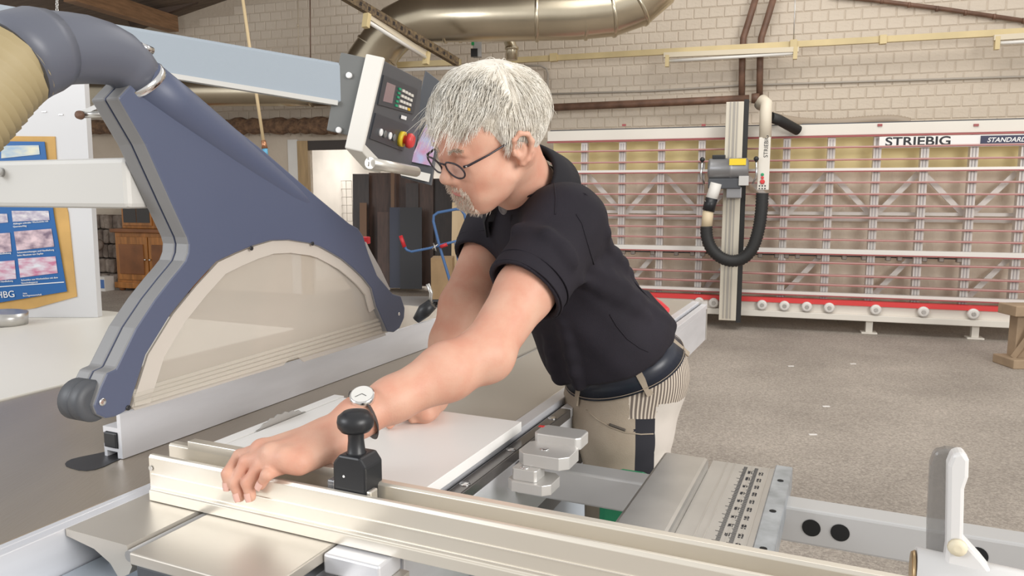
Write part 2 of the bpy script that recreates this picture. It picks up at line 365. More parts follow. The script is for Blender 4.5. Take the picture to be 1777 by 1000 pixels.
duct(q, .235, 'large galvanised duct that bends twice under the roof', [(P(722, 35, DD+.1), (1, -.05, 0), .235), (P(772, 31, DD), (1, -.05, 0), .235), (P(798, 30, DD), (1, -.05, 0), .235), (P(932, 28, DD-.15), (1, -.05, 0), .235), (P(1016, 25, DD-.2), (1, -.05, .03), .235), (P(1060, 20, DD-.25), (1, 0, .2), .235), (P(1100, 6, DD-.3), (1, 0, .7), .235), (P(655, 88, DD+.4), (.6, 0, .8), .235)])
q = [P(u, v, 8.3) for u, v in ((878, 58), (884, 72), (888, 84), (888, 104))]
duct(q, [.05, .06, .062, .062], 'short grey branch pipe below the large duct', [(q[2], (0, 0, 1), .062)], 'branch_duct')
t = thing('switch_box', 'small grey switch box with a green button under the duct', 'switch', P(826, 98, 8.4))
MB().box(P(821, 98, 8.4), P(836, 68, 8.5)).build('casing', mat('grey_casing', (.5, .5, .5), .5), t); MB().box(P(817, 98, 8.38), P(829, 86, 8.44)).build('lower_half', black, t)
MB().box(P(818, 78, 8.38), P(823, 70, 8.41)).build('button', mat('signal_green', (.02, .4, .12), .4), t)
# brown heating pipes
t = thing('heating_pipe', 'rusty brown heating pipe running level along the brick wall', 'pipe', WQ(928, 188, .62))
MB().tube([WQ(860, 191, .62), WQ(1180, 177, .62), WQ(1300, 171.5, .62)], .042, 14).build('pipe_run', m_rust, t); MB().lathe(WQ(1304, 171, .62), WX, [(.05, 0), (.055, .04), (.05, .08)], 14).build('elbow', m_rust, t)
for uu, vv in ((1287, 172), (1318, 168)):
    l = [(uu, vv), (uu+1, 100), (uu+3, 66), (uu+12, 38), (uu+28, -15)]
    tag(MB().tube([WQ(u, v, .66) for u, v in l], .034, 12).build('riser_pipe', m_rust), 'brown riser pipe dropping into the level heating pipe' if uu < 1300 else 'brown riser pipe meeting the elbow at the heating pipe end', 'pipe', 'pair of brown riser pipes')
cond = mat('grey_conduit', (.40, .36, .31), .5)
t = thing('conduit', 'thin grey conduit looping down the wall behind the man', 'conduit', WQ(950, 215, .74))
for l in ([(900, 114), (938, 114), (948, 119), (951, 128), (950, 220)], [(900, 122), (915, 124), (917, 160)], [(950, 165), (905, 165)]): MB().tube([WQ(u, v, .74) for u, v in l], .012, 8).build('run', cond, t)
tag(MB().tube([WQ(u, v, .77) for u, v in ((930, 164), (1130, 158), (1290, 148), (1777, 133), (1830, 131))], .011, 8).build('wall_cable', cond), 'thin cable clipped level across the brick wall', 'cable')
# ------------------------------------------------------------------ lamp rails and fluorescent lamps
yel = mat('yellowed_enamel', (.62, .50, .27), .5, var=.12, scale=3); tubew = mat('lamp_glass', (.8, .78, .74), .25)
t = thing('lamp_rail', 'long yellowed lamp rail hung level along the brick wall', 'rail', WQ(890, 105, .5))
MB().bar(WQ(880, 105.5, .5), WQ(1800, 53.5, .5), .05, .06).build('rail', yel, t)
for u, v in ((961, 100), (1377, 77), (1532, 69)): MB().bar(WQ(u-6, v+.5, .48), WQ(u+6, v-.5, .48), .07, .085).build('bracket', yel, t)
MB().tube([WQ(1377, 74, .5), WQ(1381, -30, .5)], .006, 6).build('hanger', steel, t)
def lamp(a, b, a2, b2, label, off=.46):
    t = thing('fluorescent_lamp', label, 'lamp', a, 'fluorescent lamps on the rails')
    MB().bar(a, b, .05, .05).build('housing', mat('cream_enamel', (.66, .58, .44), .5), t)
    MB().tube([a2, b2], .017, 10).build('lamp_tube', tubew, t)
    for p, q in ((a, a2), (b, b2)):
        d = (b-a).normalized(); MB().bar(q-d*.02, q+d*.02, .055, .12).build('socket', yel, t)
lamp(WQ(1152, 96, .46), WQ(1386, 86, .46), WQ(1158, 106, .46), WQ(1380, 92.5, .46), 'unlit fluorescent tube lamp hanging below the yellowed rail over the panel saw')
lamp(WQ(1724, 66, .46), WQ(1850, 58, .46), WQ(1730, 75, .46), WQ(1850, 68, .46), 'unlit fluorescent lamp below the right end of the yellowed rail')
ra, rb = P(590, -12, 6.3), P(793, 108, 7.6)
t = thing('perforated_rail', 'rusty perforated steel rail crossing under the large duct', 'rail', rb)
perf = mat('perforated_rust', (.20, .14, .07), .6, col2=(.06, .04, .03), scale=38)
MB().bar(ra, rb, .05, .075).build('rail', perf, t)
for i in range(14): MB().bar(ra.lerp(rb, .06+i*.065), ra.lerp(rb, .06+i*.065+.018), .054, .03).build('slot', mat('slot_dark', (.03, .022, .018), .8), t)
lamp(P(634, 26, 6.55), P(742, 98, 7.3), P(636, 36, 6.5), P(740, 101, 7.25), 'unlit fluorescent lamp hanging under the rusty perforated rail')
t = thing('cord_lamp_rail', 'pale cable rail passing behind the control panel', 'rail', P(700, 112, 8.4)); MB().bar(P(690, 113, 8.4), P(800, 108, 8.3), .04, .06).build('rail', yel, t); MB().bar(P(690, 122, 8.4), P(800, 118, 8.3), .03, .03).build('strip', white_paint, t)
tag(MB().tube([P(420, -10, 5.2), P(443, 150, 5.2), P(457, 244, 5.2)], .011, 8).build('pull_rod', mat('pale_rod', (.62, .48, .28), .5)), 'thin pale rod hanging down in front of the far wall', 'rod')
t = thing('pull_grip', 'copper and light blue end piece of the hanging rod', 'handle', P(461, 266, 5.2)); MB().tube([P(457, 244, 5.2), P(459.5, 258, 5.2)], [.016, .02], 10).build('ferrule', mat('copper', (.5, .25, .14), .35, .8), t); MB().tube([P(459.5, 258, 5.2), P(461, 272, 5.2)], .018, 10).build('grip', mat('sky_blue', (.12, .40, .62), .4), t)
tag(MB().tube([P(517, -10, 9.4), P(518, 112, 9.4)], .006, 6).lathe(P(517, 47, 9.4), (0, 0, 1), [(.012, 0), (.016, .02), (.012, .04)], 10).build('hanging_wire', mat('pale_wire', (.5, .42, .32), .5)), 'thin pale wire with a bead hanging before the painted wall', 'wire')
tag(MB().tube([P(538, -10, 9.4), P(539, 112, 9.4)], .007, 6).build('hanging_wire', m_rust), 'thin rusty wire hanging before the painted wall', 'wire')
t = thing('chain', 'short steel chain hanging at the roof over the saw arm', 'chain', P(100, 24, 3.2))
for i in range(7):
    c = P(99, -6+i*4.6, 3.2); pts = [c+Vector((.004*math.cos(k)*(1 if i % 2 else .3), .004*math.cos(k)*(.3 if i % 2 else 1), .008*math.sin(k))) for k in np.linspace(0, 2*pi, 10)[:-1]]
    MB().tube(pts, .0016, 6, closed=True).build('link', steel, t)
# ------------------------------------------------------------------ the vertical panel saw along the back wall
cream = mat('cream_enamel2', (.74, .70, .63), .45, var=.04, scale=2); postw = mat('white_profile', (.74, .71, .67), .4, .1)
redlip = mat('red_lip', (.34, .08, .08), .45); railm = mat('rail_rose', (.52, .32, .29), .45); redband = mat('red_band', (.68, .05, .05), .45)
vps = thing('vertical_panel_saw', 'long white vertical panel saw with red rails along the brick wall', 'panel saw', FW((-.6, .1, 0)))
AL, AR = WA_(950, 240, 0).x, 1.75
zr = lambda v, u=1540: WA_(u, v, 0).z
MB(FW).box((AL, .0, zr(233)+.0), (AR, .09, zr(213, 1540)+.0)).build('top_board', cream, vps, bevel=.004)
MB(FW).box((AL, -.02, zr(236.5)), (AR, .02, zr(233.5))).build('top_lip', redlip, vps)
MB(FW).box((AL, .12, zr(213)-.02), (AR, .16, zr(213)+.02)).build('top_channel', dark, vps)
for u in (1083, 1221, 1370, 1527, 1694):
    q = WA_(u, 217, -.005); MB(FW).box((q.x-.02, -.012, q.z-.012), (q.x+.02, .0, q.z+.01)).build('clip', redlip, vps)
for v in (254, 276, 316, 336.5, 357, 377.5, 397.5, 417, 458, 480, 497):
    z = zr(v); MB(FW).box((AL+.05, -.045, z-.006), (AR, .02, z+.006)).build('support_rail', railm, vps)
    MB(FW).box((AL+.05, -.05, z-.011), (AR, -.02, z-.005)).build('rail_lip', redlip, vps)
for v0, v1 in ((291.5, 296), (434, 442), (511, 516)):
    MB(FW).box((AL, -.05, zr(v1)), (AR, .02, zr(v0))).build('broad_rail', postw, vps)
    MB(FW).box((AL, -.055, zr(v1)-.012), (AR, -.02, zr(v1))).build('rail_lip', redlip, vps)
au = [WA_(u, 400, .05).x for u in (1359, 1767)]; sp_ = (au[1]-au[0])/5
for i in range(-6, 6):
    a = au[0]+i*sp_
    if a < AL: continue
    p_ = MB(FW).box((a-.034, .03, .22), (a+.034, .11, zr(236))).build('post', postw, vps)
    for dx in (-.013, .013): MB(FW).box((a+dx-.004, .022, .24), (a+dx+.004, .03, zr(240))).build('groove', mat('profile_shade', (.50, .48, .48), .5, .2), p_)
    if i % 2 == 0:
        for z0, z1 in ((zr(300), zr(377)), (zr(445), zr(525))):
            MB(FW).bar((a+.02, .17, z1), (a+sp_*.95, .17, z0), .03, .05).build('brace', postw, vps)
    else: MB(FW).bar((a+.02, .17, zr(300)), (a+sp_*.95, .17, zr(372)), .03, .05).build('brace', postw, vps)
for v in (372, 383): MB(FW).box((AL, .16, zr(v)-.016), (AR, .2, zr(v)+.016)).build('back_rail', postw, vps)
tag(MB(FW).box((AL, .26, zr(293)), (AR, .28, zr(234))).build('yellow_sheet', mat('yellow_board', (.95, .80, .42), .6, var=.12, scale=1.5)), 'yellow board fixed behind the upper grid of the panel saw', 'sheet')
crum = mat('plastic_sheeting', (.84, .73, .60), .55, var=.1, scale=3, bump=.7, bscale=5, bdist=.05, stretch=(1, 1, .45))
tag(MB(FW).box((AL, .30, .2), (AR, .32, zr(291))).build('backing_sheet', crum), 'crumpled pale plastic sheeting hung behind the panel saw grid', 'sheet')
# base beam with rollers and feet
zb0, zb1, zb2 = zr(566, 1700)+.0, zr(548, 1700), zr(534, 1700)
zb0 = WA_(1540, 557, 0).z; zb1 = WA_(1540, 546, 0).z; zb2 = WA_(1540, 531, 0).z
MB(FW).box((AL, -.10, zb0), (AR, .08, zb1)).build('base_beam', cream, vps, bevel=.006)
MB(FW).box((AL, -.06, zb1), (AR, .06, zb2)).build('roller_beam', cream, vps)
MB(FW).box((AL, -.09, zb2), (AR, .0, zb2+.045)).build('red_strip', redband, vps)
for u in (1213, 1238, 1322, 1361, 1400, 1439, 1520, 1603, 1690):
    q = WA_(u, 536, -.1); rl = MB(FW).lathe((q.x, -.06, zb1+.055), (0, -1, 0), [(.045, 0), (.05, .02), (.05, .05), (.035, .055)], 20).build('roller', postw, vps)
    MB(FW).lathe((q.x, -.115, zb1+.055), (0, -1, 0), [(.02, 0), (.018, .008)], 12).build('hub', steel, rl)
for u, v in ((1205, 557), (1507, 578), (1690, 590)):
    a = WA_(u, v, 0).x; f_ = MB(FW).box((a-.03, -.03, .012), (a+.03, .03, zb0)).build('foot', cream, vps); MB(FW).box((a-.07, -.06, 0), (a+.07, .06, .014)).build('foot_plate', cream, f_)
# clamps on the bar below the middle rail
zz = zr(448); MB(FW).box((WA_(1075, 440, .1).x, .09, zz-.006), (WA_(1675, 455, .1).x, .11, zz+.006)).build('clamp_bar', dark, vps)
for u in (1082, 1099, 1133, 1174, 1202, 1220, 1319, 1348, 1365, 1384, 1421, 1465, 1499, 1541, 1561, 1604, 1633, 1664):
    a = WA_(u, 448, .06).x; MB(FW).box((a-.025, .02, zz-.03), (a+.02, .08, zz+.03), ch=.008).build('stop_clamp', mat('zinc_clamp', (.30, .27, .24), .45, .5), vps)
# name plates
lb = mat('plate_white', (.82, .80, .78), .5); navy = mat('plate_navy', (.03, .035, .08), .5); ink = mat('ink', (.02, .02, .025), .6); inkw = mat('ink_white', (.85, .85, .85), .6)
a0, a1 = WA_(1525, 246, 0).x, AR; zc = zr(246, 1590)
pl = MB(FW).box((a0, -.03, zc-.055), (a1, -.02, zc+.05)).build('name_plate', lb, vps)
text('STRIEBIG', .112, ink, FW((a0+.05, -.031, zc-.035)), WX, (0, 0, 1), pl, sx=1.24, bold=.0022)
q = WA_(1702, 244, -.04).x; n2 = MB(FW).box((q, -.04, zc-.035), (a1, -.03, zc+.04)).build('model_plate', navy, pl)
text('STANDARD II TRK', .058, inkw, FW((q+.05, -.041, zc-.018)), WX, (0, 0, 1), vps, shear=.25, bold=.001)
# the saw column with its motor head
cl = WA_(1253, 400, -.2).x; cr_ = WA_(1283, 400, -.2).x
zt = WA_(1280, 178, -.2).z
colm = MB(FW).box((cl, -.28, .1), (cr_, -.12, zt)).build('column', mat('column_beige', (.66, .61, .51), .4, .2), vps, bevel=.004)
for t_ in (.22, .40, .46, .62): MB(FW).box((cl+(cr_-cl)*t_, -.288, .12), (cl+(cr_-cl)*t_+.012, -.28, zt)).build('groove', mat('groove_grey', (.42, .39, .35), .4, .3), colm)
MB(FW).box((cr_, -.26, .08), (cr_+.045, -.1, zt+.02)).build('black_edge', rubber, colm)
mc = WA_(1262, 293, -.4); gm = mat('motor_grey', (.30, .30, .31), .35, .5)
mh = MB(FW).lathe((mc.x-.18, -.4, mc.z), (1, 0, 0), [(.06, 0), (.095, .01), (.1, .03), (.1, .2), (.105, .205), (.105, .225), (.1, .23), (.1, .36), (.075, .375)], 28).build('motor', gm, vps)
MB(FW).box((mc.x+.02, -.505, mc.z+.03), (mc.x+.17, -.40, mc.z+.09)).build('warning_label', mat('label_yellow', (.85, .62, .03), .5), mh)
MB(FW).box((mc.x-.14, -.44, mc.z+.095), (mc.x-.02, -.36, mc.z+.13), ch=.005).build('top_grip', black, mh)
MB(FW).box((mc.x-.17, -.46, mc.z-.19), (mc.x+.13, -.3, mc.z-.09), ch=.01).build('saw_housing', dark, mh)
MB(FW).box((mc.x-.0, -.44, mc.z-.28), (mc.x+.14, -.3, mc.z-.17), ch=.01).build('carriage', gm, mh)
MB(FW).box((mc.x+.11, -.48, mc.z-.16), (mc.x+.2, -.4, mc.z-.07), ch=.004).build('switch_box', mat('box_grey', (.55, .54, .52), .5), mh)
for s_, x_ in ((-1, mc.x-.24), (1, mc.x+.27)):
    lv = MB(FW).tube([(x_+.03*s_*-1, -.42, mc.z-.14), (x_, -.45, mc.z-.07), (x_-.01*s_, -.46, mc.z+.07)], .01, 8).build('lever', chrome, mh); MB(FW).lathe((x_-.01*s_, -.46, mc.z+.065), (0, 0, 1), [(.012, 0), (.024, .015), (.024, .03), (.01, .045)], 14).build('knob', black, lv)
# control post, extraction pipe and hose
pc = WA_(1326, 285, -.35)
cp = MB(FW).box((pc.x-.055, -.4, WA_(1326, 330, -.35).z), (pc.x+.05, -.3, WA_(1326, 239, -.35).z)).build('control_post', cream, vps, bevel=.006)
text('STRIEBIG', .052, ink, FW((pc.x+.028, -.402, pc.z+.06)), (0, 0, 1), -WX, cp)
for v, m_, r in ((303, mat('btn_green', (.03, .35, .15), .4), .014), (308.5, redband, .013), (315.5, redband, .022)): q = WA_(1323, v, -.4); MB(FW).lathe((q.x, -.4, q.z), (0, -1, 0), [(r, 0), (r, .012), (r*.7, .016)], 14).build('button', m_, cp)
for i in range(3):
    for j in range(2): MB(FW).box((pc.x-.04+i*.025, -.403, pc.z-.21-j*.025), (pc.x-.028+i*.025, -.4, pc.z-.198-j*.025)).build('socket', black, cp)
pl_ = [(pc.x, -.35, pc.z+.24), (pc.x-.005, -.35, pc.z+.48), (pc.x+.0, -.33, pc.z+.56), (pc.x-.03, -.25, pc.z+.60), (pc.x-.06, -.18, pc.z+.56)]
MB(FW).tube(pl_, .055, 16).build('extraction_pipe', mat('pipe_cream', (.72, .65, .53), .5), vps)
MB(FW).tube([(pc.x+.04, -.28, pc.z+.44), (pc.x+.12, -.2, pc.z+.42), (pc.x+.30, -.05, pc.z+.33)], .05, 14).build('black_coupling', rubber, vps)
def ribbed(name, pts, r, m, parent, F=ID, ribs=60, amp=.1):
    # resample, then a ripple in the radius makes the rings of a spiral hose
    pts = [Vector(p) for p in pts]; L = [0]
    for a, b in zip(pts, pts[1:]): L.append(L[-1]+(b-a).length)
    out = []; n = ribs*2+1
    def at(t):
        for i in range(len(pts)-1):
            if t <= L[i+1] or i == len(pts)-2:
                k = (t-L[i])/max(1e-9, L[i+1]-L[i]); p0 = pts[max(i-1, 0)]; p1 = pts[i]; p2 = pts[i+1]; p3 = pts[min(i+2, len(pts)-1)]
                return .5*((2*p1)+(p2-p0)*k+(2*p0-5*p1+4*p2-p3)*k*k+(3*p1-p0-3*p2+p3)*k**3)
    P_ = [at(L[-1]*i/(n-1)) for i in range(n)]; R_ = [r*(1+(amp if i % 2 else -amp*.3)) for i in range(n)]
    return MB(F).tube(P_, R_, 18).build(name, m, parent)
h1 = WQ(1335, 205, -.05)
tag(ribbed('flexible_hose', [WQ(u, v, o) for u, v, o in ((1338, 203, -.05), (1365, 209, .06), (1400, 213, .2), (1450, 213.5, .3), (1510, 209, .35), (1550, 208, .35), (1578, 213, .35))], .045, mat('hose_tan', (.36, .29, .22), .5), None, ribs=50), 'grey brown flexible hose lying on top of the panel saw', 'hose')
HO = -.45
MB(FW).tube([WA_(u, v, HO) for u, v in ((1243, 318), (1238, 335), (1232, 352))], .055, 16).build('white_elbow', white_paint, vps)
MB(FW).tube([WA_(u, v, HO) for u, v in ((1235, 344), (1229, 366))], .058, 16).build('hose_cuff', black, vps)
MB(FW).tube([WA_(u, v, HO) for u, v in ((1229, 366), (1226, 395))], .052, 16).build('taped_hose', mat('tape_beige', (.68, .56, .38), .5), vps)
ribbed('hose', [WA_(u, v, HO) for u, v in ((1226, 393), (1227, 412), (1235, 432), (1251, 447), (1270, 453), (1290, 448), (1306, 430), (1316, 400), (1321, 368), (1323, 335))], .055, rubber, vps, FW, ribs=46)
# trestle at the right edge and the strip of paper
wood = mat('trestle_wood', (.40, .29, .19), .7, var=.25, scale=4)
c = PZ(1766, 636, 0)
t = thing('wooden_trestle', 'worn wooden trestle end standing on the floor before the panel saw', 'trestle', c)
MB().box((c.x-.03, c.y, .0), (c.x+.12, c.y+.1, P(0, 548, c.y).z), ch=.006).build('upright', wood, t)
MB().box((c.x-.10, c.y-.1, 0), (c.x+.25, c.y+.16, .07), ch=.006).build('foot', wood, t); MB().bar((c.x-.02, c.y+.02, .07), (c.x+.06, c.y-.08, .32), .06, .04).build('brace', wood, t)
MB().box((c.x-.09, c.y-.06, P(0, 548, c.y).z), (c.x+.3, c.y+.16, P(0, 530, c.y).z), ch=.006).build('top_beam', wood, t)
for i, (u, v) in enumerate(((1433, 706), (1372, 636), (1410, 755), (1480, 632))):
    q = PZ(u, v, 0); tag(MB().box((q.x-.02, q.y-.006, 0), (q.x+.025, q.y+.008, .004)).build('wood_chip', lb), 'small pale wood chip lying on the grey floor', 'chip', 'wood chips on the floor')

# ------------------------------------------------------------------ the sliding table saw
T = .9
iron = mat('ground_cast_iron', (.40, .34, .27), .33, .5, col2=(.29, .25, .205), scale=3, stretch=(1, .12, 1), bump=.05, bscale=200)
laminate = mat('cream_laminate', (.80, .77, .70), .4)
body_m = mat('machine_grey', (.38, .40, .44), .45); blue_grey = mat('light_blue_grey', (.45, .51, .58), .45)
saw = thing('sliding_table_saw', 'sliding table saw with dark ground iron table under the blade hood', 'table saw', FS((-1.3, 1.3, 0)))
MB(FS).box((-1.70, .25, .855), (-1.0, 2.6, T)).build('iron_table', iron, saw, bevel=.002)
for x0_, x1_ in ((-1.0, -.9875), (-.9805, -.968)): MB(FS).box((x0_, .25, .82), (x1_, 3.2, T-.0005)).build('table_edge', alu_cool, saw, bevel=.001)
MB(FS).box((-.9875, .25, .82), (-.9805, .80, T-.001)).box((-.9875, 1.4, .82), (-.9805, 3.2, T-.001)).build('slot_filler', alu_cool, saw)
MB(FS).box((-1.66, .5, 0), (-1.02, 2.3, .855)).build('machine_body', body_m, saw, bevel=.01)
o1 = [PZ(u, v, T) for u, v in ((113, 806), (116, 802), (124, 798), (140, 794), (165, 789), (215, 778), (330, 740), (345, 745), (210, 797), (180, 811), (165, 816), (150, 818), (136, 817), (122, 813), (115, 810))]
MB().slab([p+Vector((0, 0, .0012)) for p in o1], (0, 0, 1), .003).build('slot_end_patch', mat('slot_end_black', (.025, .025, .028), .5), saw)  # flat black patch painting the shade of the open blade slot end
ext = thing('extension_table', 'cream laminate extension table left of the saw blade', 'table', FS((-2.2, 1.2, 0)))
MB(FS).box((-2.75, -.1, .865), (-1.702, 1.98, T+.004)).build('table_top', laminate, ext, bevel=.003)
for x, y in ((-2.6, .1), (-2.6, 1.85), (-1.8, .1), (-1.8, 1.85)): MB(FS).box((x-.03, y-.03, 0), (x+.03, y+.03, .865)).build('leg', body_m, ext)
# rip fence profile
rf = thing('rip_fence', 'long silver aluminium rip fence profile standing on the iron table', 'fence', FS((-1.16, 1.4, T)))
prof = [(-1.13, T+.001), (-1.13, .981), (-1.139, .981), (-1.139, .955), (-1.175, .955), (-1.175, .944), (-1.169, .944), (-1.169, .947), (-1.139, .947), (-1.139, .918), (-1.169, .918), (-1.169, .924), (-1.175, .924), (-1.175, T+.001), (-1.168, T+.001), (-1.168, .912), (-1.142, .912), (-1.142, T+.001)]
MB(FS).prism(prof, 1, .866, 2.12).build('profile', alu_cool, rf)
MB(FS).box((-1.17, .862, .919), (-1.14, .90, .946), ch=.002).build('end_plug', black, rf)
lv = thing('clamping_lever', 'black clamping lever with steel rod behind the rip fence', 'lever', FS((-1.2, 2.05, T)))
y_ = P(735, 545, 2.3).y
MB().tube([P(722, 556, 2.2), P(736, 540, 2.2), P(750, 528, 2.2)], [.012, .022, .018], 10).build('grip', black, lv); MB().tube([P(746, 528, 2.2), P(748, 508, 2.2), P(742, 493, 2.2)], .006, 8).build('rod', steel, lv)
# sliding carriage
car = thing('sliding_carriage', 'long grey aluminium sliding carriage beside the saw blade', 'carriage', FS((-.78, 1.9, .0)))
cm = mat('carriage_anodised', (.60, .56, .50), .36, .6, var=.06, scale=3, stretch=(1, .2, 1))
pl1 = [(-.965, T), (-.845, T), (-.845, .885), (-.838, .872), (-.845, .86), (-.865, .85), (-.88, .868), (-.91, .882), (-.965, .89)]
MB(FS).prism(pl1, 1, .645, 3.2).build('left_plate', cm, car)
MB(FS).box((-.825, .632, .884), (-.6, 3.2, T)).build('right_plate', cm, car, bevel=.002)
MB(FS).box((-.835, .655, .87), (-.815, 3.19, .884)).tube([(-.836, .64, .889), (-.836, 3.18, .889)], .008, 10).build('slot_bar', mat('slot_grey', (.42, .41, .40), .35, .6), car)
MB(FS).box((-.82, .636, .80), (-.61, .66, .8838), ch=.004).build('end_cap', dark, car)
MB(FS).box((-.93, .68, .60), (-.62, 3.15, .858)).build('beam', body_m, car)
MB(FS).box((-.6, .83, .872), (-.57, 3.19, T+.001)).build('side_rail', alu_cool, car, bevel=.002)
MB(FS).box((-.56, 1.5, .872), (-.535, 3.19, T-.008)).build('outer_rail', alu_cool, car, bevel=.002)
MB(FS).box((-.56, .83, .872), (-.535, 1.5, T-.008)).build('steel_rail', mat('dark_ground_steel', (.20, .19, .185), .25, .7), car, bevel=.002)
MB(FS).box((-.57, .83, .80), (-.56, 3.185, .885)).build('rail_slot', black, car)
MB(FS).box((-.6, .83, .74), (-.537, 3.18, .872)).build('side_profile', alu_cool, car, bevel=.003)
for y in (1.03, 1.21, 1.42): MB(FS).lathe((-.5475, y, T-.008), (0, 0, 1), [(.009, 0), (.009, .0015), (.004, .001)], 16).build('bolt', chrome, car)
MB(FS).box((-.60, 3.19, .74), (-.535, 3.2, .905)).build('end_plate', alu, car)
MB(FS).box((-.9, .3, .0), (-.66, 3.0, .6)).build('pedestal', blue_grey, car)
MB(FS).box((-.964, .56, .80), (-.84, .9, .84), ch=.006).build('bracket', blue_grey, car)
# red cloth on the far end
rc = MB(); base = [(1120, 512), (1136, 516), (1150, 524), (1162, 534), (1150, 540), (1132, 537), (1120, 530)]
rc.slab([PZ(u, v, T+.036+.012*math.sin(i*2.1)) for i, (u, v) in enumerate(base)], (0, 0, 1), .02); tag(rc.build('work_glove', mat('red_cloth', (.75, .05, .06), .8), bevel=.006), 'crumpled red work glove lying on the far end of the carriage', 'glove')
# workpiece with kerf, saw blade
wp_ = thing('laminate_workpiece', 'white laminated panel half cut against the cross-cut fence', 'panel', FS((-.78, 1.05, T)))
m_lam = mat('white_laminate', (.94, .93, .91), .35)
KX = -.984
MB(FS).box((KX+.003, .832, T+.002), (-.56, 1.288, T+.021)).build('main_piece', m_lam, wp_, bevel=.0008)
MB(FS).box((-1.012, .832, T+.002), (KX-.002, 1.3, T+.021)).build('offcut_strip', m_lam, wp_, bevel=.0008)
bl = thing('saw_blade', 'steel circular saw blade rising through the kerf of the white panel', 'saw blade', FS((KX, 1.1, T-.1)))
disc = []; nT = 48; R = .155; c0 = (1.10, .783)
for i in range(nT*2): r = R if i % 2 else R-.003; disc.append((c0[0]+r*math.cos(i*pi/nT), c0[1]+r*math.sin(i*pi/nT)))
MB(FS).prism(disc, 0, KX-.0012, KX+.0012).build('disc', steel, bl)
# cross-cut fence
xf = thing('crosscut_fence', 'beige anodised aluminium cross-cut fence with a slotted top', 'fence', FS((-.2, .79, T)))
fp = [(.76, T+.001), (.76, .916), (.763, .918), (.763, .967), (.766, .971), (.771, .971), (.772, .966), (.772, .945), (.800, .945), (.800, .974), (.803, .977), (.814, .977), (.815, .974), (.815, T+.001)]
MB(FS).prism(fp, 0, -.94, .95).build('profile', mat('fence_anodised', (.78, .73, .64), .34, .55, var=.03, scale=2, stretch=(.3, 1, 1)), xf, bevel=.0008)
for z_, h_ in ((.9415, .0012), (.922, .001)): MB(FS).box((-.935, .7615, z_), (.95, .7633, z_+h_)).build('score_line', mat('line_bright', (.86, .82, .75), .3, .5), xf)
MB(FS).lathe((-.935, .762, .951), (0, -1, 0), [(.004, 0), (.004, .001)], 12).build('end_screw', steel, xf)
MB(FS).box((-.90, .80, .972), (-.6, .815, .986)).build('rear_lip', alu, xf, bevel=.001)
MB(FS).box((-.62, .775, .958), (-.60, .798, .980), ch=.002).build('cursor', mat('clear_acrylic', (.85, .85, .88), .08, trans=.85), xf)
# flip stop
fs = thing('flip_stop', 'black flip stop with a mushroom knob clamped on the cross-cut fence', 'stop', FS((-.573, .785, .945)))
MB(FS).prism([(-.608, .946), (-.556, .946), (-.556, 1.006), (-.565, 1.018), (-.598, 1.018), (-.608, 1.006)], 1, .7725, .812).build('block', black, fs, bevel=.003)
MB(FS).lathe((-.582, .79, 1.016), (0, 0, 1), [(.015, 0), (.012, .004), (.0105, .02), (.011, .034), (.015, .038)], 24).build('stem', black, fs)
MB(FS).lathe((-.582, .79, 1.048), (0, 0, 1), [(.010, -.002), (.019, .0), (.0235, .006), (.0245, .013), (.0232, .020), (.016, .026), (.005, .028)], 28).build('knob', black, fs)
MB(FS).box((-.556, .773, .95), (-.549, .79, .975), ch=.002).build('pointer', alu, fs)
MB(FS).lathe((-.59, .772, .99), (0, -1, 0), [(.002, 0), (.0015, .0008)], 8).build('dot', inkw, fs)
# bracket under the fence
br = thing('fence_bracket', 'small aluminium clamp bracket with rods below the cross-cut fence', 'bracket', FS((-.55, .74, .8)))
MB(FS).box((-.598, .735, .872), (-.512, .785, .8985), ch=.003).build('clamp_plate', alu_cool, br); MB(FS).box((-.58, .74, .82), (-.53, .78, .872)).build('dark_block', black, br); MB(FS).box((-.525, .735, .80), (-.50, .785, .872)).build('side_plate', alu, br)
for z_ in (.855, .835): MB(FS).tube([(-.585, .77, z_), (-.59, .52, z_-.005)], .009, 10).build('rod', chrome, br)
# outrigger arm, steel box, scale plate and holed tube
og = thing('outrigger_table', 'grey outrigger frame with square tube, steel box and scale plate', 'outrigger', FS((0, 1.15, .0)))
MB(FS).box((-.535, 1.205, .812), (1.2, 1.255, .87)).build('square_tube', mat('tube_grey', (.52, .52, .52), .4, .3), og, bevel=.004)
for lx in (-.032, .009, .19): MB(FS).lathe((lx, 1.2045, .842), (0, -1, 0), [(.0135, 0), (.0135, .0006)], 24).build('hole', mat('hole_black', (.004, .004, .004), .8), og)
MB(FS).box((-.283, .85, .84), (-.205, 1.293, T+.001), ch=.006).build('steel_box', steel, og)
sp2 = MB(FS).box((-.205, .85, .862), (-.098, 1.335, .882)).build('scale_plate', mat('scale_steel', (.55, .53, .50), .38, .7, var=.08, scale=9), og, bevel=.001)
for lx in (-.178, -.165, -.135, -.118, -.108): MB(FS).box((lx-.0008, .851, .882), (lx+.0008, 1.334, .8828)).build('groove', steel, sp2)
for k, lx in enumerate((-.143, -.125)):
    tk = MB(FS)
    for i in range(150): y = .86+i*.0031; tk.box((lx-(.011 if i % 10 == 0 else .008 if i % 5 == 0 else .006), y, .8821), (lx, y+.0008, .8824))
    tk.build('scale_marks', ink, sp2)
    for i in range(14): text(str(40+i*5 if k == 0 else 110+i*5), .010, ink, FS((lx+.010, .875+i*.032, .8822)), SNY, -SNX, og, 'scale_number')
MB(FS).box((-.098, .85, .85), (-.07, 1.335, .890), ch=.002).build('end_rail', mat('zinc_rail', (.42, .45, .48), .4, .7, var=.25, scale=30), og)
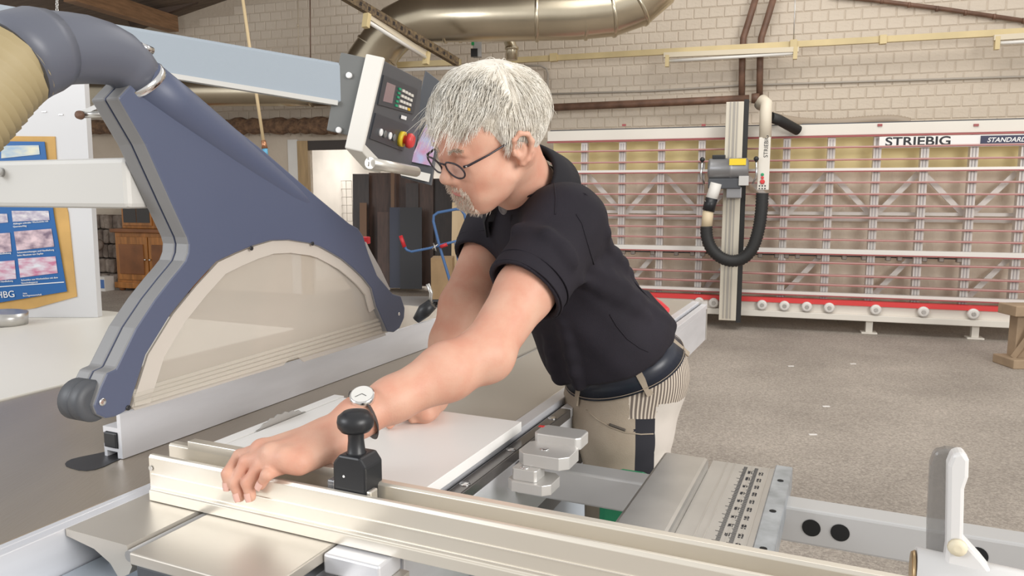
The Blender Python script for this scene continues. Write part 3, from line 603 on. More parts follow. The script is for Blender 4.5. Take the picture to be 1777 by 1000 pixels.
for y in (1.0, 1.13, 1.26): MB(FS).lathe((-.084, y, .8902), (0, 0, 1), [(.005, 0), (.005, .0004)], 12).build('hole', MATS['hole_black'], og)
for x in (-.15, .9): MB(FS).box((x-.03, 1.205, 0), (x+.03, 1.255, .812)).build('leg', body_m, og)
cs = thing('table_clamp', 'stack of silver clamping plates bolted beside the carriage rail', 'clamp', FS((-.46, 1.13, .86)))
al2 = mat('cast_silver', (.66, .65, .63), .4, .5)
def octa(x0, x1, y0, y1, c): return [(x0+c, y0), (x1-c, y0), (x1, y0+c), (x1, y1-c), (x1-c, y1), (x0+c, y1), (x0, y1-c), (x0, y0+c)]
MB(FS).prism(octa(-.508, -.43, 1.10, 1.165, .012), 2, .862, .88).build('lower_plate', al2, cs, bevel=.001); MB(FS).prism(octa(-.50, -.455, 1.107, 1.15, .004), 2, .88, .90).build('spacer', al2, cs, bevel=.001)
MB(FS).prism(octa(-.50, -.408, 1.125, 1.20, .014), 2, .90, .922).build('middle_plate', al2, cs, bevel=.001); MB(FS).prism(octa(-.495, -.408, 1.19, 1.245, .008), 2, .915, .937).build('top_plate', al2, cs, bevel=.002)
for p in ((-.48, 1.118, .9), (-.46, 1.158, .922)): MB(FS).lathe(p, (0, 0, 1), [(.008, 0), (.008, .001), (.004, .0012)], 14).build('screw', chrome, cs)
MB(FS).box((-.5, 1.225, .937), (-.49, 1.235, .9375)).build('red_arrow', redband, cs)
gb = MB(FS).box((-.40, 1.27, .3), (-.33, 1.4, .82), ch=.015); tag(gb.build('green_bin', mat('green_plastic', (.02, .30, .14), .4)), 'green plastic bin below the outrigger arm', 'bin')
tag(MB().tube([P(1078, 865, 1.40), P(1070, 890, 1.39), P(1066, 940, 1.38)], .008, 8).build('black_cable', rubber), 'black cable hanging behind the steel box', 'cable')
tag(MB(FS).box((-.52, 1.0, .60), (-.36, 1.19, .615)).build('dark_tray', dark), 'dark metal tray under the outrigger arm', 'tray')
# clear plastic stop in the right foreground
acr = mat('smoked_acrylic', (.25, .24, .23), .12, alpha=.55); fr = mat('frosted_plastic', (.74, .73, .72), .35)
st = thing('clear_stop', 'clear plastic flip stop on a round bar at the right end of the fence', 'stop', FS((.11, .76, .94)))
sx_ = lambda u, v: SY(u, v, .74)
sh = [(1632, 1000), (1640, 940), (1642, 800), (1650, 780), (1668, 776), (1678, 790), (1677, 820), (1670, 840), (1668, 925), (1700, 960), (1720, 985), (1722, 1010), (1640, 1010)]
MB(FS).prism([(p.x, p.z) for p in (sx_(u, v) for u, v in sh)], 1, .725, .745).build('upright', fr, st, bevel=.003)
pa = [SY(u, v, .76) for u, v in ((1606, 1000), (1607, 900), (1612, 800), (1620, 778), (1640, 773), (1664, 776), (1664, 1000))]
MB(FS).prism([(p.x, p.z) for p in pa], 1, .748, .762).build('clear_blade', acr, st, bevel=.003)
c = SY(1590, 985, .72); MB(FS).tube([(c.x, .735, c.z-.012), (c.x+.17, .735, c.z-.022)], .023, 20).build('sleeve', fr, st); MB(FS).lathe((c.x, .735, c.z-.012), (-1, 0, 0), [(.02, 0), (.018, .003), (.012, .003)], 20).build('bore', mat('brass', (.5, .36, .2), .35, .8), st)
q = SY(1662, 952, .722); MB(FS).lathe((q.x, .724, q.z), (0, -1, 0), [(.008, 0), (.007, .003), (.003, .004)], 14).build('rivet', mat('ivory', (.78, .70, .52), .5), st)
# ------------------------------------------------------------------ blade guard hood
hb = mat('hood_blue', (.088, .105, .170), .45, var=.04, scale=3); hg = mat('hood_grey', (.23, .23, .235), .42)
gd = thing('blade_guard', 'large blue grey blade guard hood with suction pipe over the saw', 'saw guard', FS((-.99, 1.1, 1.03)))
LX = -.955
outer = [(162, 705), (173, 673), (185, 647), (201, 640), (235, 570), (268, 520), (296, 484), (311, 466), (321, 453), (326, 439), (327, 424), (324, 412), (297, 353), (251, 250), (205, 170), (262, 108), (300, 138), (378, 198), (459, 262), (548, 339), (607, 388), (622, 396), (631, 410), (640, 440), (655, 478), (682, 510), (696, 514), (703, 535), (702, 552), (694, 570), (684, 577), (672, 576)]
inner = [(653, 532), (645, 501), (630, 482), (613, 466), (595, 451), (575, 439), (555, 428), (540, 423), (502, 417), (470, 418), (440, 427), (408, 440), (376, 455), (338, 496), (297, 546), (254, 616), (232, 685), (226, 706), (216, 716), (200, 724), (184, 727), (168, 720)]
PO = [SX(u, v, LX) for u, v in outer+inner]; poly = [(p.y, p.z) for p in PO]
bmats = [hb, hg]
MB(FS).prism(poly, 0, LX, LX-.028, side=1).build('near_shell', bmats, gd, bevel=.003)
MB(FS).prism(poly, 0, LX-.030, LX-.058, side=1).build('far_shell', bmats, gd, bevel=.003)
tb = [SX(u, v, LX-.02) for u, v in ((236, 134), (300, 182), (400, 258), (500, 334), (596, 404))]
MB(FS).tube(tb, [.037, .036, .031, .023, .010], 24).build('suction_duct', hb, gd)
eb = [SX(u, v, LX-.02) for u, v in ((242, 140), (225, 118), (205, 102), (180, 92), (150, 86), (120, 84), (95, 84), (75, 86))]
MB(FS).tube(eb, [.036, .038, .041, .044, .046, .047, .048, .048], 28).build('elbow', mat('elbow_grey', (.12, .13, .165), .42), gd)
cl_ = [SX(u, v, LX-.02) for u, v in ((92, 84), (70, 87), (42, 96), (18, 109))]
MB(FS).tube(cl_, [.050, .055, .056, .056], 28).build('collar', MATS['elbow_grey'], gd)
dv = (eb[0]-eb[1]).normalized(); MB(FS).lathe(eb[0]-dv*.004, dv, [(.0375, 0), (.0395, .001), (.0395, .011), (.0375, .012)], 32).build('hose_clamp', chrome, gd)
q = SX(243, 80, LX-.0); MB(FS).tube([q, q+Vector((0, .02, -.004))], .006, 10).build('clamp_screw', chrome, gd)
hs = [SX(u, v, LX-.02) for u, v in ((24, 105), (-6, 130), (-40, 168), (-82, 212), (-130, 262))]
ribbed('suction_hose', hs, .051, mat('hose_beige', (.42, .34, .19), .5), gd, FS, ribs=14, amp=.11)
rc_ = SX(150, 694, LX-.03); ro = MB(FS).lathe((LX-.008, rc_.y, rc_.z), (-1, 0, 0), [(.02, 0), (.028, .002), (.030, .006), (.030, .020), (.029, .0215), (.030, .023), (.030, .042), (.027, .045)], 32).build('roller', [mat('roller_grey', (.075, .08, .09), .5)], gd)
q = SX(178, 698, LX+.001); MB(FS).lathe((LX+.0005, q.y, q.z), (1, 0, 0), [(.0055, 0), (.0055, .001), (.002, .0008)], 16).build('axle_screw', chrome, gd)
for u, v in ((222, 708), (436, 431), (542, 423), (692, 545)): q = SX(u, v, LX); MB(FS).lathe((LX+.0003, q.y, q.z), (1, 0, 0), [(.004, 0), (.004, .001), (.0015, .001)], 14).build('shield_screw', black if u != 692 else chrome, gd)
# clear shield: pane, rim, overlapping strips along its lower edge
def glassy(name, col, a, rough=.08):
    m = bpy.data.materials.new(name); m.use_nodes = True; nt = m.node_tree; b = nt.nodes['Principled BSDF']; b.inputs['Base Color'].default_value = (*col, 1); b.inputs['Roughness'].default_value = rough
    tr = nt.nodes.new('ShaderNodeBsdfTransparent'); mixn = nt.nodes.new('ShaderNodeMixShader'); mixn.inputs[0].default_value = a
    nt.links.new(tr.outputs[0], mixn.inputs[1]); nt.links.new(b.outputs[0], mixn.inputs[2]); nt.links.new(mixn.outputs[0], nt.nodes['Material Output'].inputs[0]); return m
pane_m = glassy('shield_pane', (.62, .57, .50), .50); rim_m = glassy('shield_rim', (.66, .61, .55), .78, .2); strip_m = glassy('shield_strip', (.70, .66, .58), .35)
arc = inner[:18]
bot = [(232, 712), (300, 692), (400, 661), (490, 634), (500, 622), (515, 618), (525, 628), (600, 605), (668, 582)]
pane_px = arc+bot
PN = [SX(u, v, LX-.015) for u, v in pane_px]
MB(FS).prism([(p.y, p.z) for p in PN], 0, LX-.012, LX-.015).build('shield_pane', pane_m, gd)
ctr = Vector((sum(p.y for p in PN)/len(PN), PN[17].z-.02, 0)); arcp = [SX(u, v, LX-.01) for u, v in arc]
inn = [(ctr.x+(p.y-ctr.x)*.905, ctr.y+(p.z-ctr.y)*.905) for p in arcp]
MB(FS).prism([(p.y, p.z) for p in arcp]+inn[::-1], 0, LX-.006, LX-.010).build('shield_rim', rim_m, gd)
for k in range(4):
    a_, b_ = SX(236, 706-k*7, LX), SX(664, 578-k*7, LX); MB(FS).prism([(a_.y, a_.z), (b_.y, b_.z), (b_.y, b_.z+.006), (a_.y, a_.z+.006)], 0, LX-.002-k*.0015, LX-.0045-k*.0015).build('shield_strip', strip_m, gd)
vis = [(638, 420), (648, 440), (662, 465), (680, 503), (663, 508), (648, 478), (638, 452), (631, 446)]
MB(FS).prism([(p.y, p.z) for p in (SX(u, v, LX) for u, v in vis)], 0, LX-.004, LX-.054).build('visor', glassy('visor_clear', (.72, .70, .68), .6), gd)
q = SX(634, 417, LX-.02); MB(FS).box((LX-.04, q.y-.006, q.z-.008), (LX-.01, q.y+.006, q.z+.008), ch=.002).build('red_marker', red, gd)
# support arm of the hood and overhead beam
arm_m = mat('arm_grey', (.62, .61, .58), .4)
ha = thing('hood_arm', 'pale grey box arm carrying the blade guard from the left', 'arm', FS((-1.6, .84, 1.33)))
MB(FS).box((-2.95, .815, 1.335), (-1.014, .885, 1.413), ch=.008).build('box_arm', arm_m, ha); q = SY(3, 299, .814); MB(FS).lathe((q.x, .815, q.z), (0, -1, 0), [(.008, 0), (.008, .015), (.004, .018)], 14).build('bolt', chrome, ha)
MB(FS).box((-3.0, .78, 0), (-2.9, .92, 1.6)).build('post', body_m, ha)
bm_ = thing('overhead_beam', 'pale blue grey box beam carrying the control panel', 'beam', P(300, 100, 2.0))
b0, b1 = P(-330, -6, 1.85), P(606, 151, 2.02)
MB().bar(b0, b1, .09, .103).build('beam', mat('beam_blue_grey', (.35, .40, .45), .42, bump=.15, bscale=400, bdist=.002), bm_, bevel=.008)
bd = (b1-b0).normalized(); MB().bar(b0+Vector((0, -.046, -.05)), b1+Vector((0, -.046, -.05))-bd*.02, .014, .012).build('lip', arm_m, bm_)
MB().bar(P(232, 158, 2.05), P(136, 200, 2.05), .012, .012).tube([P(136, 200, 2.05), P(186, 197, 2.05)], .009, 10).build('tie_rod', steel, bm_); MB().lathe(P(140, 200, 2.04), (0, -1, 0), [(.012, 0), (.011, .01), (.004, .014)], 12).build('rod_knob', m_rust, bm_)
# control panel
ang = math.radians(9.4); e1 = Vector((math.sin(ang), math.cos(ang), 0)); n0 = Vector((math.cos(ang), -math.sin(ang), 0)); tl = math.radians(13)
e2 = n0*math.sin(tl)+Vector((0, 0, math.cos(tl))); NF = n0*math.cos(tl)-Vector((0, 0, math.sin(tl))); TL = P(664, 104, 1.95)
def FP(p): return TL+e1*p[0]+e2*p[1]+NF*p[2]
def onp(u, v): q = PP(u, v, TL, NF)-TL; return (q.dot(e1), q.dot(e2))
pn = thing('control_panel', 'dark machine control panel with white edge, keypad and red emergency stop', 'control panel', P(660, 290, 2.05))
cgrey = mat('panel_grey', (.085, .09, .10), .45); boxg = mat('box_grey_green', (.16, .165, .16), .5); wpn = mat('panel_white', (.78, .76, .71), .4)
pt = [onp(u, v) for u, v in ((664, 104), (733, 140), (724, 240), (714, 286), (662, 282), (630, 250))]
MB(FP).prism(pt, 2, -.03, 0).build('front_plate', cgrey, pn, bevel=.002)
pw = [onp(u, v) for u, v in ((664, 104), (630, 250), (664, 284))]; MB(FP).prism([(pt[0][0]-.004, pt[0][1]+.006), (pt[0][0]+.01, pt[0][1]+.006), (pt[5][0]+.01, pt[5][1]), (pt[4][0]+.02, pt[4][1]-.005), (pt[4][0]-.0, pt[4][1]-.03), (pt[5][0]-.004, pt[5][1]-.02)], 2, -.045, .003).build('white_edge', wpn, pn, bevel=.003)
MB(FP).box((.004, pt[5][1]+.012, -.115), (.30, pt[0][1]-.003, -.046), ch=.003).build('rear_box', boxg, pn)
for t_ in (.035, .175): MB(FP).lathe((.004, -.02-t_, -.08), (-1, 0, 0), [(.008, 0), (.008, .006), (.006, .008)], 14).build('screw', inkw, pn)
def plate(name, px4, h, m, par=pn, z0=0): 
    return MB(FP).prism([onp(u, v) for u, v in px4], 2, z0, z0+h).build(name, m, par)
plate('display_bezel', [(664, 130), (723, 155), (716, 198), (654, 181)], .004, mat('bezel', (.05, .055, .065), .4))
plate('screen', [(669, 142), (684, 148), (678, 179), (662, 175)], .0045, mat('lcd', (.28, .2, .21), .2))
kg = mat('key_green', (.02, .33, .17), .5); kw = mat('key_white', (.72, .70, .64), .5); ky = mat('key_yellow', (.7, .42, .03), .5)
G = lambda a, b, c, d, s, t: tuple((a[i]*(1-s)+b[i]*s)*(1-t)+(c[i]*(1-s)+d[i]*s)*t for i in (0, 1))
for r in range(5):
    p = G((689, 153), (692, 154.5), (683, 182), (686, 183), .5, r/4); plate('green_key', [(p[0]-2, p[1]-2.6), (p[0]+2, p[1]-1.4), (p[0]+2, p[1]+2.6), (p[0]-2, p[1]+1.4)], .007, kg)
for r in range(4):
    for c_ in range(4):
        p = G((697, 157), (712, 165), (691, 184), (706, 189), c_/3, r/3); plate('key', [(p[0]-2, p[1]-3), (p[0]+2, p[1]-1.8), (p[0]+2, p[1]+3), (p[0]-2, p[1]+1.8)], .007, ky if (r, c_) == (3, 3) else kw)
lo = plate('switch_bezel', [(650, 196), (708, 218), (698, 262), (640, 240)], .004, MATS['bezel'])
for i, (u, v) in enumerate(((657, 229), (664, 232), (673, 235), (680, 238))):
    q = onp(u, v); MB(FP).lathe((q[0], q[1], .004), (0, 0, 1), [(.010, 0), (.010, .004), (.008, .006)], 18).build('push_button', inkw if i % 2 == 0 else boxg, pn)
q = onp(692, 240); es = MB(FP).lathe((q[0], q[1], .003), (0, 0, 1), [(.022, 0), (.022, .014)], 24).build('stop_collar', mat('stop_yellow', (.75, .55, .03), .5), pn)
MB(FP).lathe((q[0], q[1], .017), (0, 0, 1), [(.012, 0), (.012, .008), (.021, .010), (.022, .02), (.016, .028)], 24).build('stop_button', redband, pn)
MB(FP).box((q[0]-.03, q[1]+.055, .0045), (q[0]+.02, q[1]+.065, .0046)).build('maker_mark', inkw, pn)
hn = [P(u, v, d) for u, v, d in ((642, 283, 1.93), (722, 298, 2.2))]; MB().tube(hn, .015, 18).build('handle_bar', alu, pn); MB().lathe(P(640, 281, 1.915), (-1, -.3, 0), [(.012, 0), (.010, .003)], 12).build('handle_screw', chrome, pn)
# second screen behind
s2 = pn
f2 = [P(u, v, 2.45) for u, v in ((738, 122), (775, 150), (748, 322), (696, 308))]; nn = (f2[1]-f2[0]).cross(f2[3]-f2[0]).normalized(); nn = -nn if nn.y > 0 else nn
MB().slab(f2, nn, .03).build('screen_frame', cgrey, s2, bevel=.002)
f3 = [P(u, v, 2.438) for u, v in ((741, 215), (762, 225), (748, 288), (711, 280))]; MB().slab(f3, nn, .004).build('side_display', mat('screen_picture', (.45, .5, .75), .3, col2=(.62, .28, .42), scale=26, detail=6), s2)
f4 = [P(u, v, 2.43) for u, v in ((697, 290), (747, 302), (744, 316), (695, 304))]; MB().slab(f4, nn, .006).build('label_strip', wpn, s2)
# ------------------------------------------------------------------ board with the safety poster
BY = 2.72
bd_ = thing('white_board', 'upright white board at the far side of the extension table', 'board', P(90, 560, BY)+Vector((0, 0, 0)))
r0, r1, r2, r3 = P(-260, 600, BY), P(170, 553, BY), P(146, 140, BY), P(-260, 140, BY)
zt_ = .905; MB().slab([Vector((r0.x, BY, zt_)), Vector((r1.x, BY, zt_)), Vector((r2.x, BY, r2.z)), Vector((r3.x, BY, r2.z))], (0, -1, 0), .03).build('sheet', mat('board_white', (.66, .66, .67), .5), bd_)
for u, v in ((76, 194), (105, 199)): q = P(u, v, BY-.003); MB().box((q.x-.008, q.y, q.z-.002), (q.x+.008, q.y+.003, q.z+.002)).build('staple', steel, bd_)
tag(MB().tube([Vector((P(14, 560, BY-.15).x, BY-.15, .906)), P(14, 541, BY-.15)], .06, 20).build('metal_can', steel), 'dark shiny metal can standing before the white board', 'can')
po = thing('safety_poster', 'blue safety poster with small photos taped on ochre cardboard', 'poster', P(60, 530, BY-.01))
pd = BY-.012
def pq(l, d): return [P(u, v, d) for u, v in l]
MB().slab(pq([(-120, 235), (95, 237), (99, 300), (118, 370), (133, 515), (60, 535), (-120, 560)], pd+.008), (0, -1, 0), .004).build('cardboard_back', mat('ochre_card', (.62, .38, .13), .8, var=.12, scale=9), po)
MB().slab(pq([(-120, 244), (77, 246), (93, 372), (116, 506), (-120, 545)], pd+.002), (0, -1, 0), .002).build('blue_sheet', mat('poster_blue', (.015, .12, .36), .5), po)
ph = [mat('photo_%d' % i, a, .5, col2=b, scale=s, detail=5, stretch=st_) for i, (a, b, s, st_) in enumerate((((.75, .72, .74), (.30, .25, .38), 28, (1, 1, 2)), ((.80, .62, .66), (.20, .14, .2), 24, (1, 1, 1.5)), ((.74, .76, .82), (.55, .18, .3), 20, (1, 1, 3)), ((.78, .74, .55), (.25, .42, .62), 12, (1, 1, 3))))]
pics = [((2, 253), (67, 252), (69, 268), (2, 275), 3), ((20, 366), (84, 366), (86, 382), (22, 385), 0), ((-40, 372), (12, 371), (14, 386), (-40, 391), 0), ((24, 402), (89, 397), (94, 428), (29, 435), 1), ((-40, 408), (17, 404), (20, 437), (-40, 443), 1), ((31, 449), (96, 445), (100, 474), (35, 482), 2), ((-40, 457), (25, 452), (28, 484), (-40, 491), 2)]
for a, b_, c, d, k in pics: MB().slab(pq([a, b_, c, d], pd), (0, -1, 0), .001).build('photo', ph[k], po)
tx = (P(100, 400, pd)-P(0, 408, pd)); tx = Vector((tx.x, 0, tx.z)); ty = Vector((-tx.z, 0, tx.x))
for s_, u, v, sz in (('Ablängen schmaler Werkstücke mit', 23, 390, .0088), ('Queranschlag', 23, 395, .0088), ('Schutzeinrichtungen und Handhaltung', 30, 440, .0088), ('beim Absetzen von Zapfen', 30, 445, .0088), ('Schneiden von Werkstücken mit dem', 37, 488, .0088), ('Vorschubapparat', 37, 493, .0088), ('Handhaltung', -2, 442, .0088), ('und Handhaltung', -6, 491, .0088), ('HBG', -6, 518, .034), ('Holz', 40, 511, .008), ('Berufsgenossenschaft', 40, 515, .008)):
    text(s_, sz, inkw, P(u, v, pd-.0005), tx, ty, po, 'caption')
MB().slab(pq([(-40, 500), (111, 489), (111, 490.5), (-40, 501.5)], pd), (0, -1, 0), .001).build('rule_line', inkw, po)
# ------------------------------------------------------------------ the man: surfaces grown from blended volumes
def nv(v): return np.array(v, dtype=np.float32)
def unit(v): v = np.array(v, float); return v/np.linalg.norm(v)
class Vol:
    def __init__(s): s.ops = []
    def cone(s, a, b, r1, r2, k=.015, op='u', ax=None, sc=1.0, cut=None):
        a = nv(a); b = nv(b); ab = b-a; L2 = max(1e-9, float(ab@ab)); axn = None if ax is None else nv(unit(ax))
        def f(p):
            q = p-a
            if axn is not None: q = q+(q@axn)[..., None]*axn*(1/sc-1)
            ab_ = ab if axn is None else ab+(ab@axn)*axn*(1/sc-1)
            t = np.clip((q@ab_)/max(1e-9, float(ab_@ab_)), 0, 1)
            d = np.linalg.norm(q-t[..., None]*ab_, axis=-1)-(r1+(r2-r1)*t)
            if cut is not None:
                for c, n in cut: d = np.maximum(d, (p-nv(c))@nv(n))
            return d
        m = max(r1, r2)*max(1, sc)+k+.012
        s.ops.append((f, np.minimum(a, b)-m, np.maximum(a, b)+m, k, op)); return s
    def ell(s, c, r, R=None, k=.015, op='u', cut=None):
        c = nv(c); r = nv(r); R = np.eye(3, dtype=np.float32) if R is None else nv(R)      # rows of R: the ellipsoid's axes
        def f(p):
            q = (p-c)@R.T; k0 = np.linalg.norm(q/r, axis=-1); k1 = np.linalg.norm(q/(r*r), axis=-1)+1e-9
            d = k0*(k0-1)/k1
            if cut is not None:
                for cc, n in cut: d = np.maximum(d, (p-nv(cc))@nv(n))
            return d
        e = np.abs(R.T@np.diag(r)).sum(1)+k+.012
        s.ops.append((f, c-e, c+e, k, op)); return s
    def chain(s, pts, rs, k=.01):
        for i in range(len(pts)-1): s.cone(pts[i], pts[i+1], rs[i], rs[i+1], k)
        return s
    def mix(s, A, d, k, op):
        if op == 'u': h = np.maximum(k-np.abs(A-d), 0)/k; return np.minimum(A, d)-h*h*k*.25
        h = np.maximum(k-np.abs(A+d), 0)/k; return np.maximum(A, -d)+h*h*k*.25
    def eval(s, p):
        p = nv(p); A = np.full(p.shape[:-1], .5, np.float32)
        for f, lo, hi, k, op in s.ops: A = s.mix(A, f(p), k, op)
        return A
    def mesh(s, h, disp=None, pad=.006):
        lo = np.min([o[1] for o in s.ops if o[4] == 'u'], 0)-pad; hi = np.max([o[2] for o in s.ops if o[4] == 'u'], 0)+pad
        n = np.ceil((hi-lo)/h).astype(int)+1; A = np.full(n, .05, np.float32)
        for f, l, u, k, op in s.ops:
            i0 = np.clip(np.floor((l-lo)/h).astype(int), 0, n); i1 = np.clip(np.ceil((u-lo)/h).astype(int)+1, 0, n)
            if np.any(i1 <= i0): continue
            g = np.stack(np.meshgrid(*[lo[a]+h*np.arange(i0[a], i1[a]) for a in range(3)], indexing='ij'), -1).astype(np.float32)
            sl = tuple(slice(i0[a], i1[a]) for a in range(3)); A[sl] = s.mix(A[sl], f(g), k, op)
        neg = A < 0
        c = np.zeros(n-1, np.uint8)
        for dx in (0, 1):
            for dy in (0, 1):
                for dz in (0, 1): c += neg[dx:n[0]-1+dx, dy:n[1]-1+dy, dz:n[2]-1+dz]
        act = (c > 0) & (c < 8); ii = np.argwhere(act)
        val = {}
        for q in [(x, y, z) for x in (0, 1) for y in (0, 1) for z in (0, 1)]: val[q] = A[ii[:, 0]+q[0], ii[:, 1]+q[1], ii[:, 2]+q[2]]
        acc = np.zeros((len(ii), 3)); cnt = np.zeros(len(ii))
        for q in val:
            for ax in range(3):
                if q[ax]: continue
                q2 = tuple(1 if i == ax else q[i] for i in range(3)); a, b = val[q], val[q2]; x = (a < 0) != (b < 0)
                t = np.where(x, a/np.where(x, a-b, 1), 0); P_ = np.tile(np.array(q, float), (len(ii), 1)); P_[:, ax] = t
                acc += P_*x[:, None]; cnt += x
        V = lo+h*(ii+acc/cnt[:, None])
        idx = np.full(n-1, -1, np.int32); idx[tuple(ii.T)] = np.arange(len(ii)); F = []
        for ax in range(3):
            o1, o2 = [(1, 2), (2, 0), (0, 1)][ax]
            sa = [slice(None)]*3; sb = [slice(None)]*3; sa[ax] = slice(0, -1); sb[ax] = slice(1, None)
            x = neg[tuple(sa)] != neg[tuple(sb)]; e = np.argwhere(x); ok = (e[:, o1] > 0) & (e[:, o2] > 0) & (e[:, o1] < n[o1]-1) & (e[:, o2] < n[o2]-1); e = e[ok]
            def cell(d1, d2): q = e.copy(); q[:, o1] += d1; q[:, o2] += d2; return idx[tuple(q.T)]
            quad = np.stack([cell(-1, -1), cell(0, -1), cell(0, 0), cell(-1, 0)], 1); fl = ~neg[tuple(e.T)]; quad[fl] = quad[fl][:, ::-1]; F.append(quad)
        return V, np.concatenate(F)
def add_mesh(name, V, F, mats, parent, mi=None):
    me = bpy.data.meshes.new(name); base = np.array(wloc(parent))
    me.from_pydata((np.asarray(V)-base).tolist(), [], [list(map(int, f)) for f in F])
    for m in (mats if isinstance(mats, list) else [mats]): me.materials.append(m)
    me.polygons.foreach_set('use_smooth', [True]*len(me.polygons))
    if mi is not None: me.polygons.foreach_set('material_index', np.asarray(mi, np.int32))
    me.update(); o = bpy.data.objects.new(name, me); COL.objects.link(o); o.parent = parent; o['wl'] = tuple(base); return o
def A3(v): return np.array(v, float)
# joints
LSh, LEl, LWr = A3(P(985, 392, 1.40)), A3(P(842, 612, 1.20)), A3(P(622, 724, 1.075))
RSh, REl = A3(P(868, 385, 1.68)), A3(P(800, 530, 1.55)); RWr = A3(P(752, 690, 1.47))
NB, WS = A3(P(922, 352, 1.52)), A3(P(1076, 607, 1.62))
man = thing('person', 'man in black polo shirt and beige work trousers leaning over the saw', 'person', (WS[0]-.01, WS[1]+.02, 0))
skin = mat('skin', (.70, .42, .31), .5, col2=(.66, .33, .235), scale=24, bump=.12, bscale=350, bdist=.003, spec=.35, detail=6)
b_ = skin.node_tree.nodes['Principled BSDF']; b_.inputs['Subsurface Weight'].default_value = .12; b_.inputs['Subsurface Radius'].default_value = (.012, .005, .003)
# ---- head, in its own axes: x forward, y to his left, z up
hf = unit((-.76, -.47, -.44)); hl = np.array((.58, -.79, -.18)); hl = unit(hl-hf*(hl@hf)); hu = np.cross(hf, hl)
HC = A3(P(897, 265, 1.35))-.07*hl
HM = np.stack([hf, hl, hu])            # rows
def warp(q):                              # his face is short and broad
    q = np.array(q, float); z = q[..., 2]; z2 = np.where(z < .03, .03+(np.maximum(z, -.125)-.03)*.85+np.minimum(0, z+.125), z)
    q[..., 0] = np.where(q[..., 0] > .09, .09+(q[..., 0]-.09)*.82, q[..., 0]); q[..., 2] = z2+.04*np.clip(q[..., 0], 0, .1)*np.clip((.12-z)/.06, 0, 1); return q
toW = lambda q: HC+warp(q)@HM
toH = lambda p: (np.asarray(p, float)-HC)@HM.T
nb = toH(NB)
hd = Vol()
hd.ell((-.008, 0, .052), (.100, .078, .088)).ell((.048, 0, -.015), (.050, .060, .085), k=.03).ell((.045, 0, .045), (.050, .066, .06), k=.02)
hd.ell((.040, 0, -.072), (.050, .055, .040), k=.03).ell((.082, 0, -.098), (.019, .024, .017), k=.025)
hd.cone((.02, .052, -.055), (.07, .025, -.098), .016, .016, k=.03).cone((.02, -.052, -.055), (.07, -.025, -.098), .016, .016, k=.03)
hd.cone((.088, -.035, .031), (.091, 0, .029), .010, .011, k=.015).cone((.088, .035, .031), (.091, 0, .029), .010, .011, k=.015)
for s_ in (-1, 1):
    hd.ell((.104, s_*.033, .012), (.017, .019, .012), k=.016, op='s')
    hd.ell((.0825, s_*.033, .0125), (.0125, .0145, .0115), k=.004)
    hd.ell((.066, s_*.040, -.022), (.024, .020, .024), k=.04)
    hd.ell((.108, s_*.0125, -.027), (.0105, .0085, .008), k=.008)
    hd.cone((.088, s_*.024, -.04), (.080, s_*.034, -.07), .012, .012, k=.03)
hd.cone((.096, 0, .022), (.118, 0, -.016), .0085, .0105, k=.014).ell((.121, 0, -.021), (.0125, .0120, .0105), k=.01)
hd.ell((.100, 0, -.048), (.0105, .024, .011), k=.014)
hd.ell((.104, 0, -.0545), (.008, .023, .0042), k=.005).ell((.101, 0, -.0635), (.0085, .019, .0055), k=.005)
hd.cone((.112, -.020, -.0588), (.112, .020, -.0588), .0022, .0022, k=.004, op='s')
for s_ in (-1, 1):
    y = s_*.078
    hd.ell((-.004, y, .004), (.018, .007, .030), k=.01, R=np.array([[.97, 0, -.2], [0, 1, 0], [.2, 0, .97]]))
    hel = [(.012, y+s_*.004, .014), (.010, y+s_*.010, .030), (-.003, y+s_*.013, .038), (-.017, y+s_*.014, .030), (-.023, y+s_*.013, .012), (-.018, y+s_*.010, -.008), (-.008, y+s_*.007, -.022), (.001, y+s_*.003, -.028)]
    hd.chain(hel, [.0038, .0042, .0046, .0050, .0050, .0048, .0058, .0062], k=.004)
    hd.ell((.002, y+s_*.012, .004), (.010, .011, .013), k=.006, op='s').ell((-.006, y+s_*.013, .022), (.008, .006, .008), k=.005, op='s')
    hd.ell((.012, y+s_*.003, .000), (.004, .005, .007), k=.005)
hd.cone((-.025, 0, -.03), nb*.55+np.array((-.01, 0, -.03)), .060, .058, k=.03).cone(nb*.55+np.array((-.01, 0, -.03)), nb, .058, .068, k=.02)
hd.cone((-.02, .055, -.025), nb*.75+np.array((.03, .015, 0)), .013, .011, k=.025)
Vh, Fh = hd.mesh(.0022)
bodyV = [toW(Vh)]; bodyF = [Fh]; off = len(Vh)
# ---- left arm and hand
def vdir(a, b): return unit(np.asarray(b)-np.asarray(a))
MCP = [A3(PZ(u, v, z)) for u, v, z in ((454, 772, 1.010), (472, 779, 1.012), (497, 786, 1.010), (521, 794, 1.004))]
PIP = [A3(PZ(u, v, z)) for u, v, z in ((416, 783, .995), (428, 792, .998), (452, 798, .998), (488, 802, .994))]
DIP = [A3(FS(SY(u, v, .749))) for u, v in ((396, 822), (409, 838), (430, 838), (463, 824))]
TIP = [A3(FS(SY(u, v, .748))) for u, v in ((397, 843), (416, 862), (435, 862), (453, 842))]
la = Vol()
fax = unit(LWr-LEl); latw = unit(np.cross(fax, (0, 0, 1)))
la.cone(LSh, LSh*.45+LEl*.55, .060, .050, k=.02).cone(LSh*.45+LEl*.55, LEl, .050, .042, k=.02)
la.ell(LEl+np.array((.004, .0, -.008)), (.041, .041, .040), k=.02)
m1 = LEl*.68+LWr*.32
la.cone(LEl, m1, .041, .044, k=.02).cone(m1, LEl*.25+LWr*.75, .044, .032, k=.02).cone(LEl*.25+LWr*.75, LWr, .032, .0275, k=.02, ax=latw, sc=1.12)
